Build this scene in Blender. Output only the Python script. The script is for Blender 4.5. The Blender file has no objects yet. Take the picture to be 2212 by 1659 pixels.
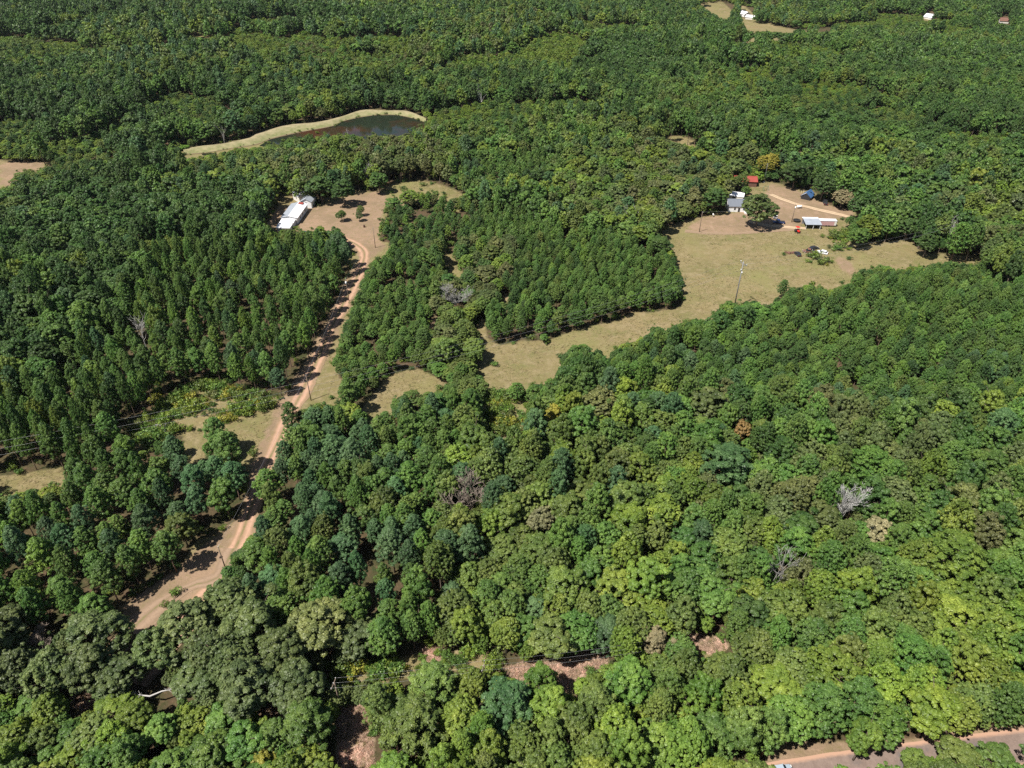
import bpy, math, random
import numpy as np
from mathutils import Vector, Matrix, Euler

scene = bpy.context.scene
COL = scene.collection
R_ = math.radians

# ------------------------------------------------------------------ camera
PITCH, CAM_H, F_V = R_(35.5), 130.0, 1533.7      # focal length in units of a 2212-wide picture
CX, CY = 1106.0, 829.5
cam = bpy.data.cameras.new('camera')
cam.sensor_width = 36.0
cam.lens = 36.0 * F_V / 2212.0
cam.clip_start, cam.clip_end = 1.0, 20000.0
cam_ob = bpy.data.objects.new('camera', cam)
cam_ob.location = (0, 0, CAM_H)
cam_ob.rotation_euler = (R_(90) - PITCH, 0, 0)
COL.objects.link(cam_ob)
scene.camera = cam_ob

# ------------------------------------------------------------------ sky and sun
SUN_EL = R_(58)
SUN_DIR = Vector((-0.80, -0.60, 0)).normalized()          # towards the sun, on the ground: left and behind the camera
w = bpy.data.worlds.new('World'); scene.world = w; w.use_nodes = True
nt = w.node_tree
bg = nt.nodes['Background']
sky = nt.nodes.new('ShaderNodeTexSky')
sky.sky_type = 'NISHITA'; sky.sun_disc = False
sky.sun_elevation = SUN_EL
sky.sun_rotation = math.atan2(SUN_DIR.x, SUN_DIR.y)
nt.links.new(sky.outputs[0], bg.inputs[0])
bg.inputs[1].default_value = 0.05
sun = bpy.data.lights.new('sun', 'SUN'); sun.energy = 4.8; sun.angle = R_(0.5); sun.color = (1.0, 0.95, 0.88)
sun_ob = bpy.data.objects.new('sun', sun); COL.objects.link(sun_ob)
sd = Vector((SUN_DIR.x * math.cos(SUN_EL), SUN_DIR.y * math.cos(SUN_EL), math.sin(SUN_EL)))
sun_ob.rotation_euler = sd.to_track_quat('Z', 'Y').to_euler()
sun_ob.location = (0, 0, 400)
scene.view_settings.view_transform = 'Standard'
scene.view_settings.look = 'None'
scene.view_settings.exposure = 0.85
scene.view_settings.gamma = 1.0
scene.view_settings.use_curve_mapping = False
scene.render.engine = 'CYCLES'
scene.cycles.max_bounces = 6
scene.cycles.diffuse_bounces = 2
scene.cycles.transmission_bounces = 3
scene.cycles.use_denoising = False

# ------------------------------------------------------------------ survey: bearings measured on the photograph -> metres on the ground
SP, CP = math.sin(PITCH), math.cos(PITCH)

def terrain(x, y):
    """gentle rolling relief far out, level ground in the surveyed middle"""
    x = np.asarray(x, float); y = np.asarray(y, float)
    r = np.sqrt(x * x + y * y)
    k = np.clip((r - 520.0) / 250.0, 0, 1); k = k * k * (3 - 2 * k)
    z = 5.0 * np.sin(x * .0061 + 1.3 + y * .0012) + 5.5 * np.sin(y * .0105 + .6 + x * .0023) + 2.5 * np.sin(x * .017 - y * .013)
    return z * k

def ray(px, py):
    u = (np.asarray(px, float) - CX) / F_V; v = (np.asarray(py, float) - CY) / F_V
    return u, CP - v * SP, -SP - v * CP

def at(px, py, z=0.0):
    """point of height z above the ground seen along a bearing"""
    dx, dy, dz = ray(px, py)
    t = (z - CAM_H) / dz
    for _ in range(6):
        t = (terrain(dx * t, dy * t) + z - CAM_H) / dz
    return Vector((float(dx * t), float(dy * t), float(terrain(dx * t, dy * t))))

def project(x, y, z):
    x = np.asarray(x, float); y = np.asarray(y, float); z = np.asarray(z, float) - CAM_H
    d = y * CP - z * SP
    up = y * SP + z * CP
    return CX + F_V * x / d, CY - F_V * up / d, d

# ------------------------------------------------------------------ helpers
def tag(o, label=None, cat=None, group=None, kind=None):
    if label: o['label'] = label
    if cat: o['category'] = cat
    if group: o['group'] = group
    if kind: o['kind'] = kind
    return o

def thing(name, label, cat, loc=(0, 0, 0), rz=0.0, group=None):
    o = bpy.data.objects.new(name, None)
    o.empty_display_size = 0.5
    o.location = loc; o.rotation_euler = (0, 0, rz)
    COL.objects.link(o)
    return tag(o, label, cat, group)

def mesh_from(name, verts, faces, mats=(), smooth=False):
    me = bpy.data.meshes.new(name)
    me.from_pydata([tuple(v) for v in verts], [], [tuple(f) for f in faces])
    for m in mats: me.materials.append(m)
    if smooth: me.polygons.foreach_set('use_smooth', [True] * len(me.polygons))
    me.update()
    return me

def link(name, me, parent=None, loc=None):
    o = bpy.data.objects.new(name, me)
    if loc is not None: o.location = loc
    COL.objects.link(o)
    if parent is not None: o.parent = parent
    return o

class MB:
    """collects simple solids into one mesh"""
    def __init__(self): self.v, self.f = [], []
    def add(self, vs, fs):
        n = len(self.v); self.v += [tuple(p) for p in vs]; self.f += [tuple(i + n for i in q) for q in fs]; return self
    def box(self, c, s, rz=0.0, rx=0.0, ry=0.0):
        m = Matrix.Translation(c) @ Euler((rx, ry, rz)).to_matrix().to_4x4()
        p = [m @ Vector((sx * s[0] / 2, sy * s[1] / 2, sz * s[2] / 2)) for sz in (-1, 1) for sy in (-1, 1) for sx in (-1, 1)]
        return self.add(p, [(0, 2, 3, 1), (4, 5, 7, 6), (0, 1, 5, 4), (2, 6, 7, 3), (0, 4, 6, 2), (1, 3, 7, 5)])
    def slab(self, quad, t):
        """a sheet of four corners, t thick, thickened downwards"""
        q = [Vector(p) for p in quad]
        n = (q[1] - q[0]).cross(q[3] - q[0]).normalized()
        if n.z < 0: n = -n
        lo = [p - n * t for p in q]
        return self.add(q + lo, [(0, 1, 2, 3), (7, 6, 5, 4), (0, 4, 5, 1), (1, 5, 6, 2), (2, 6, 7, 3), (3, 7, 4, 0)])
    def tube(self, pts, rad, n=6, cap=True):
        pts = [Vector(p) for p in pts]
        if not hasattr(rad, '__len__'): rad = [rad] * len(pts)
        vs, fs = [], []
        for i, p in enumerate(pts):
            d = (pts[min(i + 1, len(pts) - 1)] - pts[max(i - 1, 0)]).normalized()
            a = d.orthogonal().normalized() if abs(d.z) > .95 else d.cross(Vector((0, 0, 1))).normalized()
            b = d.cross(a)
            for k in range(n):
                t = 2 * math.pi * k / n
                vs.append(p + (a * math.cos(t) + b * math.sin(t)) * rad[i])
        for i in range(len(pts) - 1):
            for k in range(n):
                k2 = (k + 1) % n
                fs.append((i * n + k, i * n + k2, (i + 1) * n + k2, (i + 1) * n + k))
        if cap:
            fs.append(tuple(range(n - 1, -1, -1))); fs.append(tuple((len(pts) - 1) * n + k for k in range(n)))
        return self.add(vs, fs)
    def prism(self, prof, y0, y1):
        """profile in x,z extruded along y"""
        n = len(prof)
        vs = [(x, y0, z) for x, z in prof] + [(x, y1, z) for x, z in prof]
        fs = [tuple(range(n)), tuple(range(2 * n - 1, n - 1, -1))]
        fs += [(i, i + n, (i + 1) % n + n, (i + 1) % n) for i in range(n)]
        return self.add(vs, fs)
    def build(self, name, mat, parent=None, smooth=False, bevel=0.0):
        me = mesh_from(name, self.v, self.f, (mat,), smooth)
        o = link(name, me, parent)
        if bevel:
            b = o.modifiers.new('edge', 'BEVEL'); b.width = bevel; b.segments = 2
        return o

# ------------------------------------------------------------------ materials
def nodes(name):
    m = bpy.data.materials.new(name); m.use_nodes = True
    n = m.node_tree.nodes; l = m.node_tree.links
    return m, n, l, n['Principled BSDF']

def plain(name, rgb, rough=.6, metal=0.0, var=.18, scale=3.0, spec=.4):
    m, n, l, b = nodes(name)
    tc = n.new('ShaderNodeTexCoord')
    no = n.new('ShaderNodeTexNoise'); no.inputs['Scale'].default_value = scale; no.inputs['Detail'].default_value = 5
    l.new(tc.outputs['Object'], no.inputs['Vector'])
    mx = n.new('ShaderNodeMix'); mx.data_type = 'RGBA'
    mx.inputs[6].default_value = (*[c * (1 - var) for c in rgb], 1); mx.inputs[7].default_value = (*[min(1, c * (1 + var)) for c in rgb], 1)
    l.new(no.outputs['Fac'], mx.inputs[0]); l.new(mx.outputs[2], b.inputs['Base Color'])
    b.inputs['Roughness'].default_value = rough; b.inputs['Metallic'].default_value = metal
    b.inputs['Specular IOR Level'].default_value = spec
    return m

def leaf_material(name, instanced, trans=.22, rough=.48):
    m, n, l, b = nodes(name)
    if instanced:
        src = n.new('ShaderNodeAttribute'); src.attribute_type = 'INSTANCER'; src.attribute_name = 'tint'; col = src.outputs['Color']
    else:
        src = n.new('ShaderNodeObjectInfo'); col = src.outputs['Color']
    tn = n.new('ShaderNodeAttribute'); tn.attribute_name = 'tone'
    mr = n.new('ShaderNodeMapRange'); mr.inputs[3].default_value = .5; mr.inputs[4].default_value = 1.6
    l.new(tn.outputs['Fac'], mr.inputs[0])
    hs = n.new('ShaderNodeHueSaturation')
    mh = n.new('ShaderNodeMapRange'); mh.inputs[3].default_value = .513; mh.inputs[4].default_value = .487
    l.new(tn.outputs['Fac'], mh.inputs[0])
    l.new(mh.outputs[0], hs.inputs['Hue']); l.new(mr.outputs[0], hs.inputs['Value']); l.new(col, hs.inputs['Color'])
    gp = n.new('ShaderNodeNewGeometry')
    n1 = n.new('ShaderNodeTexNoise'); n1.inputs['Scale'].default_value = .22; n1.inputs['Detail'].default_value = 3; l.new(gp.outputs['Position'], n1.inputs['Vector'])
    v1 = n.new('ShaderNodeMapRange'); v1.inputs[1].default_value = .3; v1.inputs[2].default_value = .7; v1.inputs[3].default_value = .72; v1.inputs[4].default_value = 1.30; l.new(n1.outputs['Fac'], v1.inputs[0])
    h1 = n.new('ShaderNodeMapRange'); h1.inputs[1].default_value = .3; h1.inputs[2].default_value = .7; h1.inputs[3].default_value = .514; h1.inputs[4].default_value = .484; l.new(n1.outputs['Fac'], h1.inputs[0])
    hs0 = hs
    hs = n.new('ShaderNodeHueSaturation'); l.new(hs0.outputs[0], hs.inputs['Color']); l.new(v1.outputs[0], hs.inputs['Value']); l.new(h1.outputs[0], hs.inputs['Hue'])
    l.new(hs.outputs[0], b.inputs['Base Color'])
    b.inputs['Roughness'].default_value = rough; b.inputs['Specular IOR Level'].default_value = .3
    tr = n.new('ShaderNodeBsdfTranslucent')
    ht = n.new('ShaderNodeHueSaturation'); ht.inputs['Hue'].default_value = .49; ht.inputs['Saturation'].default_value = .95; ht.inputs['Value'].default_value = 1.3
    l.new(hs.outputs[0], ht.inputs['Color']); l.new(ht.outputs[0], tr.inputs['Color'])
    mx = n.new('ShaderNodeMixShader'); mx.inputs[0].default_value = trans
    l.new(b.outputs[0], mx.inputs[1]); l.new(tr.outputs[0], mx.inputs[2])
    l.new(mx.outputs[0], n['Material Output'].inputs['Surface'])
    return m

LEAF = leaf_material('leaf', False)
LEAF_I = leaf_material('forest_leaf', True)
BARK = plain('bark', (.13, .10, .075), .9, scale=2.0, var=.35)
PINE_BARK = plain('pine_bark', (.17, .115, .085), .9, scale=2.0, var=.35)
DEADWOOD = plain('dead_wood', (.26, .25, .23), .85, scale=1.5, var=.25)
PALEWOOD = plain('pale_wood', (.40, .385, .36), .85, scale=1.5, var=.15)
WHITEWOOD = plain('white_wood', (.42, .41, .385), .85, scale=1.5, var=.15)
BROWNWOOD = plain('brown_wood', (.26, .21, .17), .9, scale=1.5, var=.25)
POLEWOOD = plain('pole_wood', (.16, .12, .09), .85, scale=2, var=.3)
STEEL = plain('pole_steel', (.21, .21, .22), .55, .3, scale=2)
WIRE = plain('wire_metal', (.45, .45, .44), .4, .6)
PORCELAIN = plain('porcelain', (.6, .6, .58), .3)
WHITE = plain('white_paint', (.74, .74, .73), .5, var=.06)
CREAM = plain('cream_paint', (.62, .60, .55), .6, var=.1)
TIN_WHITE = plain('white_roof_metal', (.70, .70, .72), .45, .0, var=.18, scale=.5)
TIN_GREY = plain('grey_roof_metal', (.34, .37, .41), .4, .2, var=.25, scale=.5)
SHINGLE = plain('shingle', (.13, .145, .17), .9, var=.2, scale=2)
RED_ROOF = plain('red_roof_metal', (.25, .045, .032), .7, var=.35, scale=.8)
BLUE_TARP = plain('blue_tarp', (.05, .12, .26), .5, var=.25, scale=1)
PINKWALL = plain('faded_pink_siding', (.42, .25, .24), .7, var=.1)
DARK = plain('dark_metal', (.025, .025, .028), .5)
BLACK = plain('black_rubber', (.018, .018, .018), .85)
GLASS = plain('dark_glass', (.02, .026, .032), .08, spec=.8)
REDPAINT = plain('red_paint', (.60, .03, .02), .4, var=.1)
RUST = plain('rusty_metal', (.14, .07, .05), .85, var=.35, scale=1.2)
WOOD = plain('raw_timber', (.36, .27, .18), .8, var=.2)
GREYWOOD = plain('weathered_board', (.17, .168, .18), .8, var=.25)
CAR_PALE = plain('pale_blue_car_paint', (.36, .44, .52), .25, .2, var=.03, spec=.6)
CAR_WHITE = plain('white_car_paint', (.72, .73, .74), .25, var=.03, spec=.6)
CAR_BLUE = plain('navy_car_paint', (.022, .04, .13), .22, .2, var=.05, spec=.6)
CAR_SKY = plain('light_blue_car_paint', (.25, .40, .48), .35, var=.05)
GREENPLASTIC = plain('green_plastic', (.03, .16, .10), .5)
RIM = plain('wheel_rim', (.45, .45, .46), .35, .6)

# ------------------------------------------------------------------ areas of the photograph (2212-wide reading) as polygons
OPEN = {   # ground that lies open to the camera
 'yard_left': [(572, 494), (585, 470), (600, 447), (640, 440), (690, 447), (702, 428), (760, 421), (772, 409), (800, 414), (835, 412), (838, 396), (880, 393), (905, 388), (960, 400), (1002, 420), (985, 428), (930, 410), (880, 409), (850, 419), (833, 440), (820, 480), (815, 520), (842, 525), (832, 546), (802, 560), (777, 620), (752, 680), (732, 720), (718, 790), (737, 815), (732, 855), (690, 870), (650, 880), (618, 922), (598, 955), (578, 990), (552, 985), (500, 930), (510, 905), (560, 890), (605, 872), (625, 845), (645, 812), (660, 785), (678, 765), (694, 735), (704, 700), (722, 660), (747, 620), (760, 580), (768, 548), (750, 524), (752, 505), (735, 500), (725, 488), (705, 500), (690, 488), (650, 498), (630, 492), (600, 498)],
 'road_low': [(560, 985), (592, 962), (562, 1010), (546, 1040), (549, 1100), (546, 1140), (500, 1200), (462, 1268), (390, 1280), (348, 1300), (312, 1360), (272, 1362), (266, 1312), (340, 1270), (400, 1222), (412, 1175), (480, 1150), (520, 1110), (536, 1060), (541, 1000)],
 'grass_left': [(-60, 1035), (0, 1030), (140, 1008), (138, 1042), (115, 1052), (60, 1056), (0, 1070), (-60, 1080)],
 'grass_patch': [(395, 937), (450, 930), (515, 905), (520, 930), (545, 985), (520, 985), (515, 940), (470, 925), (440, 950), (440, 985), (420, 1000), (397, 990), (412, 960)],
 'corridor_west': [(778, 888), (785, 870), (805, 850), (835, 815), (860, 805), (905, 795), (968, 830), (940, 838), (890, 845), (850, 862), (830, 885), (800, 893)],
 'corridor': [(1028, 800), (1050, 770), (1040, 735), (1030, 700), (1046, 680), (1054, 735), (1080, 745), (1130, 735), (1180, 738), (1240, 712), (1340, 692), (1370, 672), (1400, 676), (1472, 664), (1478, 600), (1460, 555), (1440, 510), (1425, 500), (1450, 488), (1500, 470), (1560, 461), (1600, 457), (1615, 425), (1630, 398), (1660, 392), (1700, 400), (1760, 418), (1790, 442), (1850, 457), (1845, 470), (1800, 477), (1832, 490), (1830, 520), (1905, 525), (1960, 512), (1992, 547), (2112, 551), (2122, 570), (2050, 562), (1985, 572), (1960, 582), (1900, 570), (1850, 582), (1838, 607), (1790, 622), (1760, 612), (1722, 622), (1692, 632), (1662, 657), (1622, 645), (1592, 650), (1547, 662), (1532, 692), (1502, 682), (1452, 702), (1412, 702), (1382, 732), (1332, 748), (1312, 772), (1290, 752), (1252, 742), (1217, 757), (1206, 800), (1190, 822), (1150, 832), (1112, 852), (1072, 852), (1060, 832)],
 'gap_mid': [(955, 550), (975, 545), (1002, 590), (990, 600), (965, 578)],
 'gap_soil': [(1085, 635), (1100, 632), (1098, 650), (1086, 648)],
 'gap_soil2': [(925, 690), (950, 682), (945, 700), (930, 715)],
 'brush_bottom': [(1075, 1448), (1130, 1432), (1240, 1425), (1262, 1408), (1318, 1412), (1310, 1435), (1240, 1470), (1225, 1495), (1190, 1478), (1150, 1470), (1140, 1500), (1115, 1470)],
 'brush_right': [(1478, 1375), (1500, 1368), (1565, 1384), (1572, 1402), (1550, 1412), (1520, 1412)],
 'brush_a': [(562, 1515), (585, 1510), (612, 1540), (606, 1562), (570, 1540)],
 'brush_b': [(728, 1545), (745, 1522), (780, 1520), (800, 1560), (812, 1662), (770, 1662), (730, 1662)],
 'brush_c': [(152, 1485), (190, 1482), (205, 1512), (185, 1540), (155, 1520)],
 'brush_d': [(912, 1400), (945, 1395), (952, 1425), (930, 1440), (912, 1425)],
 'brush_e': [(920, 1500), (950, 1490), (955, 1530), (935, 1550)],
 'paved': [(1625, 1665), (1660, 1640), (1690, 1610), (1830, 1598), (1845, 1645), (1892, 1640), (1902, 1606), (1930, 1588), (2000, 1600), (2110, 1588), (2225, 1562), (2225, 1604), (2130, 1614), (2050, 1624), (2036, 1645), (1990, 1640), (1962, 1665)],
 'pond': [(388, 328), (430, 318), (500, 305), (535, 300), (550, 288), (620, 272), (700, 262), (740, 252), (780, 237), (830, 239), (880, 242), (915, 252), (925, 262), (905, 270), (880, 283), (850, 291), (790, 290), (740, 287), (690, 288), (640, 295), (600, 306), (560, 316), (500, 322), (450, 332), (420, 337), (392, 338)],
 'gully': [(1430, 296), (1470, 294), (1508, 306), (1500, 312), (1450, 304)],
 'far_field': [(1512, 9), (1560, 4), (1588, 12), (1580, 22), (1577, 38), (1560, 41), (1540, 26)],
 'far_houses': [(1600, 14), (1628, 16), (1628, 46), (1602, 48)],
 'far_strip': [(1608, 53), (1660, 55), (1720, 64), (1800, 60), (1790, 67), (1700, 70), (1640, 65), (1612, 66)],
 'far_left': [(-60, 338), (0, 345), (30, 352), (112, 350), (80, 366), (30, 371), (20, 405), (-60, 415)],
 'house_a': [(1572, 419), (1606, 419), (1606, 464), (1572, 464)], 'barn_a': [(1621, 387), (1634, 387), (1634, 402), (1621, 402)], 'shed_a': [(1730, 411), (1760, 411), (1762, 434), (1730, 434)], 'barn_b': [(600, 425), (645, 425), (645, 450), (600, 450)],
 'cabin_a': [(1997, 27), (2017, 27), (2017, 42), (1997, 42)], 'cabin_b': [(2157, 37), (2179, 37), (2179, 50), (2157, 50)],
 'far_speck': [(408, 69), (430, 71), (447, 79), (425, 81)],
}
LOW = [    # only shrubs and weeds
 [(250, 965), (330, 880), (420, 825), (470, 835), (560, 850), (612, 860), (600, 880), (510, 907), (440, 932), (380, 940), (330, 968)],
 [(700, 1440), (760, 1440), (1000, 1400), (1080, 1420), (1060, 1450), (900, 1462), (730, 1490)],
 [(1040, 862), (1130, 845), (1140, 880), (1120, 960), (1060, 950)],
 [(1790, 505), (1830, 500), (1850, 520), (1830, 545), (1790, 545)],
 [(1738, 553), (1775, 552), (1800, 562), (1795, 575), (1745, 572)], [(1690, 552), (1715, 556), (1705, 562), (1690, 560)],
]
DIRT = [   # bare or thin brown soil inside the open ground
 [(572, 494), (600, 447), (690, 447), (760, 421), (835, 412), (833, 440), (820, 480), (815, 520), (842, 525), (802, 560), (768, 548), (735, 500), (650, 498)],
 [(1480, 492), (1520, 470), (1600, 458), (1650, 430), (1660, 396), (1710, 405), (1790, 442), (1850, 457), (1840, 472), (1740, 478), (1720, 497), (1650, 502), (1560, 507), (1510, 502)],
 [(1800, 555), (1825, 555), (1845, 575), (1850, 600), (1820, 585)],
 [(600, 872), (660, 785), (760, 580), (775, 560), (770, 620), (700, 790), (640, 890), (600, 960), (570, 1000), (550, 1100), (500, 1210), (460, 1275), (330, 1370), (262, 1365), (266, 1305), (400, 1215), (520, 1110), (545, 1000)],
 [(1925, 500), (1950, 505), (1945, 520), (1990, 540), (2010, 548), (2000, 560), (1970, 530)],
 [(0, 345), (112, 350), (20, 405), (0, 405)],
 [(1620, 1665), (1690, 1605), (1900, 1600), (2220, 1560), (2220, 1660)],
 [(1085, 635), (1100, 632), (1098, 650), (1086, 648)], [(925, 690), (950, 682), (945, 700), (930, 715)],
 [(1556, 30), (1580, 30), (1577, 42), (1556, 42)],
]
BRUSH = ['brush_bottom', 'brush_right', 'brush_a', 'brush_b', 'brush_c', 'brush_d', 'brush_e']

RS = 0.5                                          # raster cells per unit
PAD = 300
RW, RH = int((2212 + 2 * PAD) * RS), int((1659 + 2 * PAD) * RS)

def fill(poly):
    m = np.zeros((RH, RW), bool)
    P = [((x + PAD) * RS, (y + PAD) * RS) for x, y in poly]
    ys = [p[1] for p in P]
    for r in range(max(0, int(min(ys)) - 1), min(RH, int(max(ys)) + 2)):
        c = r + .5; xs = []
        for (x0, y0), (x1, y1) in zip(P, P[1:] + P[:1]):
            if (y0 <= c) != (y1 <= c): xs.append(x0 + (c - y0) / (y1 - y0) * (x1 - x0))
        xs.sort()
        for a, b in zip(xs[::2], xs[1::2]):
            m[r, max(0, int(round(a))):max(0, int(round(b)))] = True
    return m

def look(mask, px, py):
    i = np.clip(((np.asarray(py) + PAD) * RS).astype(int), 0, RH - 1)
    j = np.clip(((np.asarray(px) + PAD) * RS).astype(int), 0, RW - 1)
    return mask[i, j]

M_OPEN = np.zeros((RH, RW), bool)
for p in OPEN.values(): M_OPEN |= fill(p)
M_LOW = np.zeros((RH, RW), bool)
for p in LOW: M_LOW |= fill(p)
M_DIRT = np.zeros((RH, RW), bool)
for p in DIRT: M_DIRT |= fill(p)
M_BRUSH = np.zeros((RH, RW), bool)
for k in BRUSH: M_BRUSH |= fill(OPEN[k])

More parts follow.
